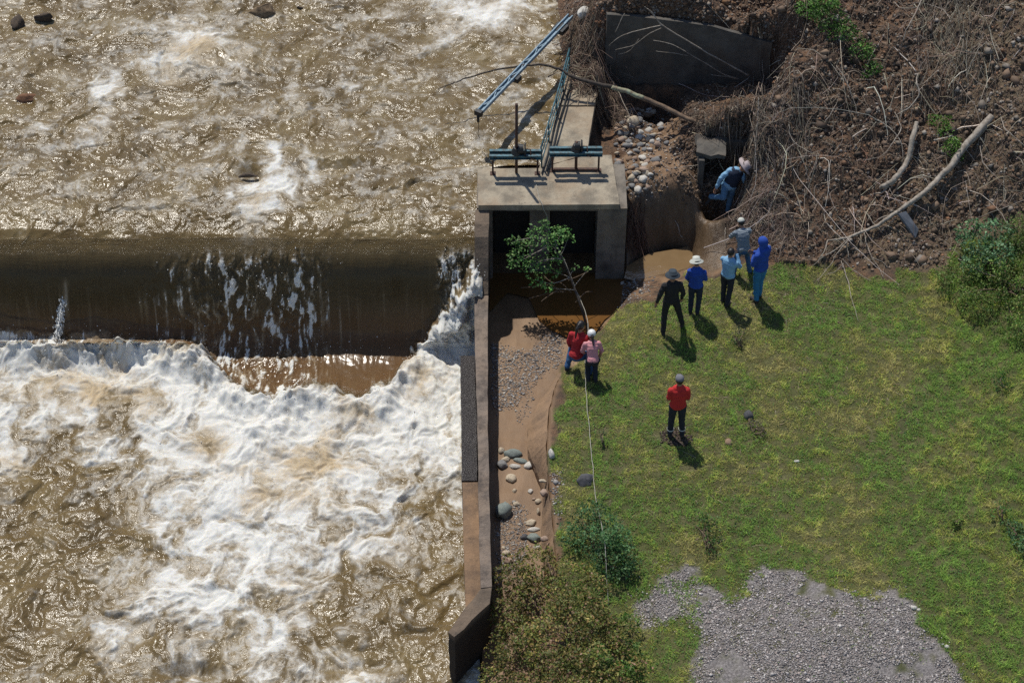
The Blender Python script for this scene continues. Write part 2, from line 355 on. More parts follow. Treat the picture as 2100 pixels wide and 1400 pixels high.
# ------------------------------------------------------------------ ground sheet
def axis(a, b, st, lo, hi):
    c = list(np.arange(a, b, st)); o = []; v = c[0]; s = st
    while v > lo: s *= 1.22; v -= s; o.append(v)
    c = o[::-1] + c; v = c[-1]; s = st
    while v < hi: s *= 1.22; v += s; c.append(v)
    return np.array(c)
def make_ground():
    t = NT('ground'); p = t.pos()
    gr, gv, md, dk = t.attr('grass'), t.attr('gravel'), t.attr('mud'), t.attr('dry')
    n1 = t.noise(p, 1.1, 7, .7); n2 = t.noise(t.add(p, (7, 2, 3)), 5, 7, .75); n3 = t.noise(p, 38, 5, .8)
    soil = t.ramp(n1, [(.34, (.055, .034, .023)), (.45, (.13, .08, .05)), (.55, (.22, .12, .065)), (.68, (.17, .12, .08))])
    soil = t.mix(t.sm(n2, .42, .62), soil, (.06, .042, .03))
    soil = t.mix(t.math('MULTIPLY', t.sm(n3, .52, .7), .8), soil, (.2, .135, .09))
    soil = t.mix(t.math('MULTIPLY', dk, .8), soil, t.ramp(n2, [(.3, (.1, .075, .045)), (.7, (.26, .2, .125))]))
    mud = t.ramp(t.noise(t.mul(p, (1.6, .5, 1)), 1.6, 6, .6), [(.3, (.12, .068, .034)), (.5, (.185, .11, .056)), (.7, (.24, .148, .08))])
    mud = t.mix(t.math('MULTIPLY', t.sm(n3, .5, .75), .35), mud, (.12, .07, .04))
    lawn = t.ramp(n1, [(.3, (.06, .08, .02)), (.5, (.12, .13, .035)), (.7, (.17, .155, .07))])
    lawn = t.mix(t.sm(n3, .4, .7), lawn, (.085, .072, .038))
    vo = t.n('ShaderNodeTexVoronoi', Scale=30.0); t.set(vo.inputs['Vector'], p)
    gcol = t.ramp(t.noise(p, 26, 2), [(.3, (.15, .135, .13)), (.5, (.26, .235, .225)), (.7, (.38, .35, .335))])
    c = t.mix(md, soil, mud); c = t.mix(t.math('MULTIPLY', t.attr('wet'), .85), c, t.ramp(t.noise(t.mul(p, (5, 1.2, 1.2)), 1.2, 6, .65), [(.3, (.055, .036, .02)), (.52, (.10, .068, .04)), (.7, (.17, .12, .075))])); c = t.mix(gr, c, lawn); c = t.mix(gv, c, gcol)
    h = t.math('ADD', t.math('MULTIPLY', t.noise(p, 9, 8, .8), 1.2), t.math('MULTIPLY', n3, .4))
    h = t.math('MULTIPLY', h, t.math('SUBTRACT', 1.0, t.math('MULTIPLY', md, .8)))
    m = t.fin(c, t.math('SUBTRACT', t.math('SUBTRACT', .95, t.math('MULTIPLY', md, .35)), t.math('MULTIPLY', t.attr('wet'), .3)), t.bump(h, .06))
    xs = axis(-1.3, 12.8, .05, -60, 70); ys = axis(-9.5, 11.5, .05, -50, 60)
    X, Y = np.meshgrid(xs, ys); Z = terrain(X, Y)
    zx, zy = zone(X, Y, Z)
    sh = (X > .3)
    g = inpoly(zx, zy, LAWN) & sh; v = inpoly(zx, zy, GRAVEL)
    far = (Y < -9.2) & (X > 1) | (X > 13) & (Y < 4); g = g | far
    n = fbm(X * 4, Y * 4, 4, 11)
    gf = g * 1.0; gvf = (v & g) * sstep(-.5, -.2, n)
    zx2, zy2 = pix(X, Y, Z)
    mud = ((X < ch_x(Y) + .1) & (Y < YD + 2)).astype(float)
    mud = np.maximum(mud, inpoly(zx + 0, zy, [(1262, 330), (1390, 225), (1410, 330), (1450, 400), (1480, 470), (1500, 540), (1290, 600), (1240, 640), (1280, 520), (1262, 420)]) * .85)
    wet = inpoly(zx, zy, [(1275, 400), (1345, 395), (1440, 400), (1470, 440), (1500, 500), (1480, 540), (1300, 570), (1285, 480)]) * 1.0
    mud = np.where(gf > .5, 0, mud)
    dry = inpoly(zx, zy, [(1950, -300), (1900, 60), (1950, 200), (1850, 420), (1700, 520), (1900, 560), (2700, 480), (2700, -300)]) * .8
    V = np.stack([X, Y, Z], -1).reshape(-1, 3); ny, nx = X.shape
    i, j = np.meshgrid(np.arange(ny - 1), np.arange(nx - 1), indexing='ij'); a = i * nx + j
    Fq = np.stack([a, a + 1, a + nx + 1, a + nx], -1).reshape(-1, 4)
    def blur(q):
        q = q.astype(float); return (q + np.roll(q, 1, 0) + np.roll(q, -1, 0) + np.roll(q, 1, 1) + np.roll(q, -1, 1)) / 5
    o = npmesh('ground', V, Fq, m, smooth=True, attrs=dict(grass=blur(gf).ravel(), gravel=blur(gvf).ravel(), wet=blur(wet).ravel(), mud=blur(mud).ravel(), dry=blur(dry).ravel()))
    tag(o, kind='structure')
make_ground()

# ------------------------------------------------------------------ river
FRONT = np.array([(-400, 690), (0, 672), (60, 682), (130, 690), (190, 676), (260, 690), (330, 700), (400, 706), (430, 742), (465, 782), (500, 802), (560, 828), (600, 806), (640, 790), (690, 800), (740, 818), (790, 790), (820, 765), (850, 722), (880, 676), (910, 642), (940, 606), (975, 560), (1100, 540)])
GX = np.array([-240, 0, 120, 240, 360, 480, 600, 720, 840, 960, 1100]); GY = np.array([600, 675, 750, 825, 900, 975, 1050, 1125, 1200, 1275, 1350, 1425, 1600])
GV = np.array([[0, 0, 0, 0, 0, 0, 0, 0, .1, .8, .8], [.6, .6, .6, .6, .5, .1, .1, .1, .5, 1, 1], [.9, .92, .9, .95, .97, .8, .2, .3, .85, 1, 1], [.7, .72, .7, .68, .85, 1, 1, .97, 1, .95, .9],
 [.7, .72, .38, .5, .88, 1, 1, .97, .9, .68, .65], [.35, .45, .12, .22, .85, .93, .9, .82, .64, .48, .45], [.12, .12, .05, .12, .8, .88, .86, .68, .45, .34, .3], [.03, .03, .04, .14, .78, .88, .84, .55, .24, .2, .2],
 [.02, .03, .08, .42, .82, .82, .68, .3, .1, .15, .2], [.03, .04, .16, .6, .78, .7, .52, .2, .08, .16, .2], [.03, .05, .2, .34, .38, .58, .5, .36, .22, .3, .3], [.2, .2, .3, .2, .3, .45, .5, .5, .5, .5, .5], [.2] * 11])
BL = [(400, 85, 70, 45, 0, .75), (470, 70, 40, 30, 0, .4), (330, 130, 70, 25, 0, .5), (470, 130, 40, 30, .6, .4), (425, 30, 60, 18, 0, .35), (215, 190, 32, 26, 0, .85), (262, 195, 16, 14, 0, .6), (190, 165, 40, 10, .2, .5),
 (235, 225, 50, 14, .3, .35), (975, 30, 90, 28, .25, .75), (930, 60, 60, 22, -.5, .55), (1050, 20, 60, 25, 0, .75), (760, 55, 50, 15, -.5, .3), (552, 315, 16, 22, 0, .95), (558, 345, 14, 16, 0, .9), (500, 290, 14, 30, 0, .5), (565, 385, 60, 20, .1, .85),
 (545, 415, 28, 40, .3, .75), (600, 390, 50, 14, -.4, .5), (520, 450, 22, 26, 0, .75), (490, 385, 40, 12, .2, .5), (640, 330, 14, 50, -.3, .4), (620, 385, 40, 12, -.5, .4), (170, 280, 130, 18, -.3, .3), (300, 270, 60, 14, -.4, .3), (720, 170, 20, 14, 0, .5),
 (1010, 100, 60, 16, -.5, .3), (90, 250, 30, 14, .8, .3), (600, 150, 20, 40, 0, .4), (450, 180, 60, 16, -.5, .4), (760, 130, 60, 14, -.5, .25), (880, 340, 90, 10, .5, .22), (700, 300, 60, 10, .3, .2), (350, 350, 90, 10, -.2, .2), (120, 380, 90, 10, .1, .22), (250, 330, 60, 12, .4, .25), (880, 250, 60, 9, .5, .25)]
def foam_amount(px, py):
    yy = np.clip(py, 600, 1599); xx = np.clip(px, -239, 1099)
    iy = np.clip(np.searchsorted(GY, yy, 'right') - 1, 0, len(GY) - 2); ix = np.clip(np.searchsorted(GX, xx, 'right') - 1, 0, len(GX) - 2)
    fy = (yy - GY[iy]) / (GY[iy + 1] - GY[iy]); fx = (xx - GX[ix]) / (GX[ix + 1] - GX[ix])
    fy = fy * fy * (3 - 2 * fy); fx = fx * fx * (3 - 2 * fx)
    lo = (GV[iy, ix] * (1 - fx) + GV[iy, ix + 1] * fx) * (1 - fy) + (GV[iy + 1, ix] * (1 - fx) + GV[iy + 1, ix + 1] * fx) * fy
    up = np.zeros_like(px, float) + .16
    for cx, cy, sx, sy, a, v in BL:
        dx, dy = px - cx, py - cy; u = (dx * math.cos(a) + dy * math.sin(a)) / sx; w = (-dx * math.sin(a) + dy * math.cos(a)) / sy
        up = np.maximum(up, v * np.exp(-(u * u + w * w) * .6))
    return lo, up
# section through weir: (y, z)
PR = np.array([(60, 1.6), (20, 1.12), (9, 1.05), (4, 1.0), (3.2, .98), (2.85, .945), (2.55, .885), (2.3, .79), (2.1, .655), (1.93, .46), (1.79, .2), (1.67, -.12), (1.56, -.48), (1.46, -.86), (1.36, -1.16), (1.22, -1.34), (1.0, -1.42), (.6, -1.44), (-2, -1.42), (-9, -1.46), (-60, -1.9)])
def make_river():
    sp = np.concatenate([np.linspace(PR[k], PR[k + 1], max(2, int(np.hypot(*(PR[k + 1] - PR[k])) / .02)), endpoint=False) for k in range(len(PR) - 1)] + [PR[-1:]])
    for _ in range(60): sp[1:-1] = (sp[:-2] + 2 * sp[1:-1] + sp[2:]) / 4
    seg = np.r_[0, np.cumsum(np.hypot(*np.diff(sp, axis=0).T))]
    s0 = np.interp(-11, -sp[:, 0], seg); s_a = np.interp(-10.8, -sp[:, 0], seg); s_b = np.interp(9.0, -sp[:, 0], seg)
    S = axis(s_a, s_b, .024, 0, seg[-1]); S = S[(S >= 0) & (S <= seg[-1])]
    sy = np.interp(S, seg, sp[:, 0]); sz = np.interp(S, seg, sp[:, 1])
    fall = ((sy < 2.3) & (sy > 1.0))
    ty = np.gradient(sy, S); tz = np.gradient(sz, S)
    U = axis(0, 11.2, .024, -1, 60); U = U[U >= 0]           # distance from the right bank leftwards
    Y0 = np.repeat(sy[:, None], len(U), 1); Z0 = np.repeat(sz[:, None], len(U), 1)
    sU = sstep(0, 2.4, U)[None, :]; X0 = riv_x(Y0) * (1 - sU) - .62 * sU - U[None, :]
    SS = np.repeat(S[:, None], len(U), 1)
    Y0 = Y0 + .07 * fbm(X0 * .45, X0 * 0 + 3, 3, 20) * sstep(4.5, 2.2, Y0) * sstep(1.0, 1.9, Y0)
    Y0 = Y0 + (.09 * fbm(X0 * .9, X0 * 0 + 8, 3, 18)) * np.exp(-((Y0 - 1.15) / .45) ** 2)
    px, py = pix(X0, Y0, Z0 + .12 * (Y0 < 1))
    wx = fbm(X0 * .8, SS * .8, 4, 21) ; wy = fbm(X0 * .8, SS * .8, 4, 22)
    lo, up = foam_amount(px + wx * 25, py + wy * 25)
    fr = -8 + np.interp(px + fbm(X0 * 3, SS * 1.5, 3, 30) * 14, FRONT[:, 0], FRONT[:, 1])
    jag = fbm(X0 * 5, SS * 5, 4, 23) * 12
    dn = sstep(1.35, 1.25, Y0)                                # below the fall
    # the foam front also climbs the foot of the fall at the left and at the right end
    front = sstep(-6, 14, py + jag - fr)
    region = np.maximum(dn, (py > fr - 20) * (Y0 < 2.0))
    lo = np.maximum(lo, .97 * sstep(760, 860, px) * (py < 800))
    ang = .65 * sstep(430, 880, px) * sstep(1330, 900, py) - .25 * sstep(420, 120, px)
    xr_, yr_ = X0, SS - np.interp(-1.0, -sp[:, 0], seg)
    uu = xr_ * np.cos(ang) - yr_ * np.sin(ang) * .55; vv = xr_ * np.sin(ang) + yr_ * np.cos(ang)
    stk = fbm(uu * 1.3 + wx * .6, vv * .55 + wy * .6, 5, 27, .55); stk2 = fbm(uu * 3.6 + wx * 1.2, vv * 1.5 + wy * 1.2, 4, 28, .6)
    cells = fbm(X0 * 1.3 + wx * .6, SS * 1.3 + wy * .6, 4, 29, .55)
    nearf = np.exp(-np.maximum(py - fr, 0) / 60)
    lo = np.clip(lo + (.30 * stk + .14 * stk2 + .22 * cells - .07) * (1 - nearf) * sstep(.02, .3, lo) + .12 * (np.maximum(stk, 0)) * (py > 850), 0, 1)
    lo = np.clip(lo * 1.0, 0, 1) * (1 - .05) ; foam = lo * front * region
    up = np.clip(up ** .75 * 1.12 - .05 + (.20 * fbm(X0 * .9 + SS * .5, SS * 1.6, 5, 19, .6) - .03), 0, 1) * np.maximum(sstep(2.3, 3.1, Y0), np.exp(-((px - 520) / 60) ** 2))
    upm = (Y0 > 1.9)
    foam = np.where(upm & (px < 1200), np.maximum(foam, up), foam)
    # the sheet falling over the weir
    fl = sstep(2.25, 1.95, Y0) * (1 - front) * (py < 830)
    st = fbm(X0 * 9, SS * .5, 4, 24); st2 = fbm(X0 * 3.5, SS * 1.1, 4, 25); chaos = fbm(X0 * 6.5 + wx, SS * 2.2, 6, 26, .68)
    mid = np.exp(-((px - 460) / 120) ** 2) + .75 * np.exp(-((px - 610) / 60) ** 2)
    cor = sstep(885, 915, px + 14 * st2)
    veil = .05 + .36 * np.maximum(fbm(X0 * 15, SS * .35, 4, 44), 0) * sstep(520, 640, py) + mid * (.17 + .62 * chaos + .22 * st + .3 * st2) + cor * (.42 + .7 * chaos)
    veil = veil + .35 * np.exp(-((px - 132 - (py - 640) * -.05) / 9) ** 2) * sstep(560, 585, py)
    veil = veil + .25 * sstep(720, 815, py) * (.5 + st2) * sstep(400, 520, px)
    foam = np.where((fl > 0), np.maximum(foam, np.clip(veil, 0, .85) * fl), foam)
    foam = np.clip(foam, 0, 1)
    # relief
    tb = fbm(X0 * .9 + wx * .5, SS * .9 + wy * .5, 3, 31); t2 = fbm(X0 * 2.2 + wx, SS * 2.6 + wy, 4, 32, .55); t3 = fbm(X0 * 7 + wx * 2, SS * 8 + wy * 2, 4, 33, .6)
    rid = 1 - np.abs(fbm(X0 * 1.6 + wx * .8, SS * 1.8 + wy * .8, 4, 34))
    calm = sstep(2.3, 1.85, Y0) * np.where(Y0 > 1.15, 1, .9 * sstep(fr + 6, fr - 14, py))
    crest = sstep(3.4, 2.2, Y0) * upm
    amp = (1 - calm * .93) * (1 - .45 * crest)
    H = (tb * .07 + t2 * .022 + t3 * .004 + (rid ** 3 - .4) * .018) * amp + .004 * st * calm
    boil = front * region * np.clip(lo, .3, 1)
    H = H + boil * (.08 + .13 * fbm(X0 * .9 + wx * .5, SS * 1.0 + wy * .5, 3, 35) + .03 * np.abs(fbm(X0 * 2.2 + wx, SS * 2.4 + wy, 3, 36)) + .005 * t3)
    hump = np.exp(-((py - fr - 32) / 34) ** 2) * region
    H = H + hump * (.22 + .2 * sstep(470, 380, px) + .09 * fbm(X0 * 3, SS * 2, 3, 37)) * np.where(Y0 < 1.3, 1, .35 + .9 * sstep(800, 880, px)) * (1 + .75 * fbm(X0 * 1.7, SS * 1.2, 3, 38) + .18 * fbm(X0 * 5, SS * 4, 3, 39))
    H = H + cor * calm * (Y0 > 1.2) * (.07 * chaos + .04) + mid * calm * .03 * chaos
    # hollow behind the drowned boulder and heaps over shallow stones
    for cx, cy, sx, sy_, a in ((510, 362, 26, 10, -.12), (500, 335, 30, 14, .14), (560, 400, 60, 16, .06), (400, 95, 80, 40, .12), (545, 50, 40, 18, -.08), (215, 205, 40, 18, .08), (700, 325, 90, 9, .07), (700, 345, 90, 7, -.06), (960, 50, 80, 20, .1), (60, 470, 70, 10, .03), (390, 1370, 60, 18, -.22), (720, 1360, 60, 14, -.12), (700, 1300, 60, 20, .1)):
        H = H + a * np.exp(-((px - cx) / sx) ** 2 - ((py - cy) / sy_) ** 2)
    nY, nZ = -tz[:, None], ty[:, None]; sg = np.where(nZ < 0, -1, 1); nY, nZ = nY * sg, nZ * sg
    Y = Y0 + H * nY; Z = Z0 + H * nZ
    tan = .25 + .45 * fbm(X0 * .5 + wx * .4, SS * .5, 4, 41)
    for cx, cy, sx, sy_, v in ((60, 800, 80, 40, .5), (200, 790, 60, 40, .45), (420, 905, 40, 50, .5), (280, 830, 70, 40, .3), (870, 780, 50, 35, .5), (650, 940, 120, 50, .4), (560, 1010, 80, 40, .25), (420, 100, 60, 40, .35), (450, 1320, 60, 30, .4), (520, 420, 30, 30, .3), (640, 1000, 80, 60, .3)):
        tan = tan + v * np.exp(-((px - cx) / sx) ** 2 - ((py - cy) / sy_) ** 2)
    flow = np.stack([X0 + wx * .1 * (1 - calm), SS + wy * .1 * (1 - calm), calm * 0], -1)
    ny, nx = X0.shape; i, j = np.meshgrid(np.arange(ny - 1), np.arange(nx - 1), indexing='ij'); a = i * nx + j
    Fq = np.stack([a, a + 1, a + nx + 1, a + nx], -1).reshape(-1, 4)
    # material
    t = NT('river_water'); fv = t.attr('flow', 'Vector'); fo = t.attr('foam'); tn = t.attr('tan'); cm = t.attr('calm')
    stretch = t.mix(cm, (1, 1, 1), (1, .16, 1))
    q = t.n('ShaderNodeVectorMath', operation='MULTIPLY'); t.set(q.inputs[0], fv); t.set(q.inputs[1], stretch); q = q.outputs[0]
    a1 = t.noise(q, 1.7, 12, .68, 0); a2 = t.noise(t.add(q, (3, 9, 0)), 7, 10, .74, .15)
    def ridge(off, sc, w, dist, det=6):
        return t.math('SUBTRACT', 1.0, t.math('MULTIPLY', t.math('ABSOLUTE', t.math('SUBTRACT', t.noise(t.add(q, off), sc, det, .62, dist), .5)), w), clamp=True)
    r1 = ridge((11, 4, 0), 1.1, 15.0, .2, 9); r2 = ridge((1, 14, 0), 2.6, 10.0, .15, 8); r3 = ridge((5, 1, 0), 6.5, 6.0, .1, 7)
    web = t.math('ADD', t.math('MULTIPLY', r1, .12), t.math('ADD', t.math('MULTIPLY', r2, .09), t.math('MULTIPLY', r3, .05)))
    s = t.math('ADD', t.math('ADD', t.math('MULTIPLY', a1, .6), t.math('MULTIPLY', a2, .4)), web)
    th = t.math('SUBTRACT', .95, t.math('MULTIPLY', fo, .565))
    dd = t.math('SUBTRACT', s, th)
    mask = t.math('ADD', t.math('MULTIPLY', t.sm(dd, -.26, .22), .75), t.math('MULTIPLY', t.sm(dd, -.04, .10), .25))
    sh_ = t.math('ADD', t.math('MULTIPLY', t.sm(dd, -.02, .05), .8), t.math('MULTIPLY', t.sm(dd, -.15, .1), .2))
    mm = t.n('ShaderNodeMix'); t.set(mm.inputs[0], cm); t.set(mm.inputs[2], mask); t.set(mm.inputs[3], sh_); mask = mm.outputs[0]
    body = t.ramp(t.noise(q, .9, 5, .6, 0), [(.3, (.085, .058, .023)), (.5, (.14, .098, .042)), (.7, (.19, .143, .069))])
    body = t.mix(t.math('MULTIPLY', t.attr('dark'), .95), body, t.mix(t.sm(t.attr('low'), 0, 1), (.065, .047, .023), (.12, .068, .034)))
    body = t.mix(t.math('MULTIPLY', t.sm(fo, .1, 1.0), .8), body, (.36, .285, .18))
    fcol = t.mix(t.sm(t.math('ADD', tn, t.math('MULTIPLY', t.math('SUBTRACT', t.noise(t.add(q, (8, 8, 0)), 1.6, 8, .65, 0), .5), 2.6)), .3, 1.2), (.62, .615, .58), (.44, .35, .23))
    col = t.mix(mask, body, fcol)
    hb = t.math('ADD', t.math('MULTIPLY', t.noise(q, 5, 2, .5, 0), .55), t.math('ADD', t.math('MULTIPLY', t.noise(t.add(q, (2, 5, 0)), 13, 3, .62, 0), .5), t.math('MULTIPLY', t.noise(t.add(q, (2, 7, 0)), 30, 2, .5, 0), t.math('MULTIPLY', t.sm(t.noise(q, 1.4, 4, .6), .35, .65), .26))))
    nb = t.n('ShaderNodeBump'); t.set(nb.inputs['Height'], hb); nb.inputs['Distance'].default_value = .032
    t.set(nb.inputs['Strength'], t.math('SUBTRACT', 1.0, t.math('ADD', t.math('MULTIPLY', cm, .75), t.math('MULTIPLY', t.math('MULTIPLY', mask, .45), t.math('SUBTRACT', 1.0, cm)))))
    n2 = t.bump(t.math('ADD', t.math('MULTIPLY', mask, .5), t.math('MULTIPLY', mask, a2)), .014, .5, nb.outputs[0])
    m = t.fin(col, t.math('ADD', .18, t.math('MULTIPLY', mask, .5)), n2, t.math('SUBTRACT', .5, t.math('ADD', t.math('MULTIPLY', mask, .3), t.math('MULTIPLY', cm, .25))))
    t.b.inputs['IOR'].default_value = 1.33; t.b.inputs['Subsurface Weight'].default_value = .4; t.b.inputs['Subsurface Radius'].default_value = (1.0, .8, .5); t.b.inputs['Subsurface Scale'].default_value = .09
    o = npmesh('river', np.stack([X0, Y, Z], -1).reshape(-1, 3), Fq, m, smooth=True, attrs=dict(dark=(calm * sstep(470, 575, py + 10 * st)).ravel(), low=sstep(590, 700, py).ravel(), foam=foam.ravel(), tan=tan.ravel(), calm=calm.ravel(), flow=flow.reshape(-1, 3)))
    tag(o, kind='structure')
    # thrown water: droplets along the foam front, in the torn middle of the fall and in the corner
    sc = np.clip(hump * .5 + calm * (mid * (chaos > .1) * .5 + cor * (chaos > 0) * .9) + boil * .05 + .28 * np.exp(-((Y0 - 1.2) / .09) ** 2) * (px > 380) + (up > .6) * upm * .12, 0, 1) * (px > -60) * (px < 990) * (py < 1450) * (py > 0)
    idx = np.flatnonzero(rng.random(sc.size) < sc.ravel() * .15)
    P0 = np.stack([X0, Y, Z], -1).reshape(-1, 3)[idx]; n = len(idx)
    P0 += np.stack([rng.normal(0, .03, n), rng.normal(-.02, .03, n), np.abs(rng.normal(0, .045, n))], -1)
    sz_ = rng.lognormal(math.log(.0055), .45, n)
    O = np.array([(1, 0, 0), (0, 1, 0), (0, 0, 1.5), (-1, 0, 0), (0, -1, 0), (0, 0, -1.5)], float)
    ft = np.array([(0, 1, 2), (1, 3, 2), (3, 4, 2), (4, 0, 2), (1, 0, 5), (3, 1, 5), (4, 3, 5), (0, 4, 5)])
    V = P0[:, None] + O[None] * sz_[:, None, None] * rng.uniform(.6, 1.5, (n, 1, 3))
    t = NT('spray'); ms = t.fin((.8, .8, .77), .4)
    # the jet that springs out of the fall near the left edge
    pts = [W(136, 572, -.1) + np.array([0, -.12, 0]), W(131, 610, -.5) + np.array([0, -.3, 0]), W(126, 650, -.95) + np.array([0, -.42, 0]), W(121, 685, -1.3) + np.array([0, -.5, 0])]
    jp = smooth_path(np.column_stack([pts, [.03, .07, .085, .1]]), 10)
    k = 900; ti = rng.integers(0, len(jp), k); Pj = jp[ti, :3] + rng.normal(0, 1, (k, 3)) * jp[ti, 3:4] * .5
    Vj = Pj[:, None] + O[None] * rng.uniform(.006, .018, (k, 1, 1)) * np.array([1, 1, 2.2])
    V = np.concatenate([V, Vj]).reshape(-1, 3)
    Fs = (ft[None] + 6 * np.arange(len(V) // 6)[:, None, None]).reshape(-1, 3)
    o = npmesh('water_spray', V, Fs, ms, smooth=True); tag(o, 'white droplets thrown up along the foaming foot of the weir', 'spray', kind='stuff')
make_river()
# ------------------------------------------------------------------ materials of the built things
m_conc = m_concrete('concrete_deck', (.34, .29, .215), (.17, .145, .11), (.26, .18, .11), .5)
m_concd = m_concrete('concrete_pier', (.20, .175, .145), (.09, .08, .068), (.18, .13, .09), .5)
m_wall = m_concrete('concrete_wall', (.19, .15, .12), (.07, .055, .045), (.27, .2, .145), .6, .012)
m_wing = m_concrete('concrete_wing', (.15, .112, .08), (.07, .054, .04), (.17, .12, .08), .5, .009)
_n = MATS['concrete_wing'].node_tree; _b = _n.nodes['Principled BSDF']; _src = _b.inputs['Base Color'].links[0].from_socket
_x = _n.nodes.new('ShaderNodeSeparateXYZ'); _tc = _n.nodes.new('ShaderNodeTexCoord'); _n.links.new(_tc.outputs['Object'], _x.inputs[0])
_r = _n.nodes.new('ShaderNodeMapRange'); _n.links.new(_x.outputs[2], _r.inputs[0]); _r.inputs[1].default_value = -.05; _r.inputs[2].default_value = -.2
_m = _n.nodes.new('ShaderNodeMix'); _m.data_type = 'RGBA'; _n.links.new(_r.outputs[0], _m.inputs[0]); _n.links.new(_src, _m.inputs[6]); _m.inputs[7].default_value = (.03, .022, .016, 1); _n.links.new(_m.outputs[2], _b.inputs['Base Color'])   # wall foot darkened: wetness plus shade of the end face painted into the colour
m_kerb = m_concrete('muddy_kerb', (.26, .165, .095), (.15, .10, .065), (.32, .205, .12), .6)
m_mudl = m_concrete('muddy_ledge', (.20, .125, .072), (.10, .065, .042), (.27, .165, .09), .7, .008)
m_wet = NT('wet_ledge'); _p = m_wet.pos()
m_wet = m_wet.fin(m_wet.mix(m_wet.sm(m_wet.noise(_p, 42, 5, .8), .5, .68), (.022, .017, .015), (.15, .135, .13)), .35, m_wet.bump(m_wet.noise(_p, 30, 6, .8), .03))
m_teal = m_plain('teal_paint', (.035, .135, .175), .5, .5, 14, .003, 0, (.02, .035, .038), 60)
m_rust = m_plain('rusty_steel', (.09, .038, .022), .75, .4, 20, .004, 0, (.035, .02, .015), 80)
m_dark = m_plain('greasy_steel', (.018, .02, .022), .5, .4, 20, .004)
m_boom = m_plain('pale_blue_paint', (.24, .33, .40), .4, .3, 9, .003, 0, (.13, .2, .25), 50)
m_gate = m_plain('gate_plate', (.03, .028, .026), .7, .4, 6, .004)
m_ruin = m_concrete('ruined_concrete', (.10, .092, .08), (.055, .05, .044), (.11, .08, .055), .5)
m_panel = m_plain('grey_panel', (.13, .14, .16), .5, .3, 5, .002)

# ------------------------------------------------------------------ long wall between the river and the channel
wl = thing('retaining_wall', 'long narrow concrete wall dividing the river from the muddy channel, with a bent end', 'wall', (XL, YD, ZF))
bm = bmesh.new()
def wx(px, py, z=0.0): p = W(px, py, z); return float(p[0]), float(p[1])
yk = wx(1000, 605)[1]
outer = [(973, 605), (974, 720), (979, 860), (981, 1000), (983, 1120), (986, 1205)]
inner = [(1001, 605), (1000, 720), (1000, 860), (1003, 1000), (1006, 1120), (1008, 1202)]
o3 = [wx(*p) for p in outer]; i3 = [wx(*p) for p in inner]
prism(bm, [(x, y, 0.0) for x, y in o3] + [(x, y, 0.0) for x, y in i3[::-1]], -2.2)
rough(bm, .16, .012, 1)
obj('wall_body', bm, m_wall, wl)
bm = bmesh.new()
XWo = x_at(973, 2.1, 1); 
pr = [(YD - .002, ZD - .15), (2.35, ZD - .17), (2.1, .98), (1.85, .62), (1.6, .2), (yk + .003, .012)]
vs = []
for y, z in pr:
    xl, xr = x_at(973 if y < 2.7 else 975, y, z), x_at(1001 if y < 2.2 else 1003, y, z)
    vs.append([bm.verts.new((xl, y, z)), bm.verts.new((xr, y, z)), bm.verts.new((xr, y, -2.2)), bm.verts.new((xl, y, -2.2))])
for a, b in zip(vs, vs[1:]):
    for k in range(4): bm.faces.new((a[k], a[(k + 1) % 4], b[(k + 1) % 4], b[k]))
bm.faces.new(vs[0]); bm.faces.new(vs[-1][::-1]); rough(bm, .14, .008, 2)
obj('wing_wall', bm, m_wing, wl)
bm = bmesh.new()
prism(bm, [(*wx(1008, 1204), -.003), (*wx(1003, 1236), -.003), (*wx(932, 1304), -.02), (*wx(919, 1295), -.02), (*wx(950, 1250), -.003), (*wx(986, 1207), -.003)], -2.4)
rough(bm, .13, .02, 3)
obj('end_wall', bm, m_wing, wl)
bm = bmesh.new(); z = -.28
prism(bm, [(*wx(944, 729, z), z), (*wx(973, 729, z), z), (*wx(977, 860, z), z), (*wx(979, 985, z), z), (*wx(947, 985, z), z), (*wx(946, 860, z), z)], -2.2); rough(bm, .1, .012, 4)
fo = obj('footing', bm, m_wet, wl); fo['label'] = 'dark wet stretch of the footing splashed by the foam'
bm = bmesh.new()
prism(bm, [(*wx(948, 988, z), z), (*wx(980, 988, z), z), (*wx(984, 1110, z), z), (*wx(988, 1206, z), z), (*wx(984, 1216, z), z), (*wx(955, 1250, z), z), (*wx(951, 1120, z), z)], -2.2); rough(bm, .14, .01, 5)
fo = obj('footing', bm, m_mudl, wl); fo['label'] = 'mud coloured dry stretch of the footing'

# kerb along the lawn
bm = bmesh.new(); z = -.2
kp = [(1152, 764), (1135, 800), (1124, 850), (1120, 920), (1125, 1000), (1130, 1050), (1136, 1110), (1140, 1180)]
kq = [(1146, 764), (1118, 805), (1098, 835), (1083, 865), (1082, 920), (1098, 960), (1114, 1000), (1112, 1050), (1110, 1110), (1118, 1180)]
zz = lambda a: -.2 - .5 * max(0, min(1, (a - 0) / 1))
prism(bm, [(*wx(*p, z), z) for p in kp] + [(*wx(*p, -.62), -.62) for p in kq[::-1]], -1.6); rough(bm, .1, .018, 6)
kb = obj('channel_kerb', bm, m_kerb); tag(kb, 'mud stained sloping concrete kerb between the stony channel and the lawn', 'kerb')

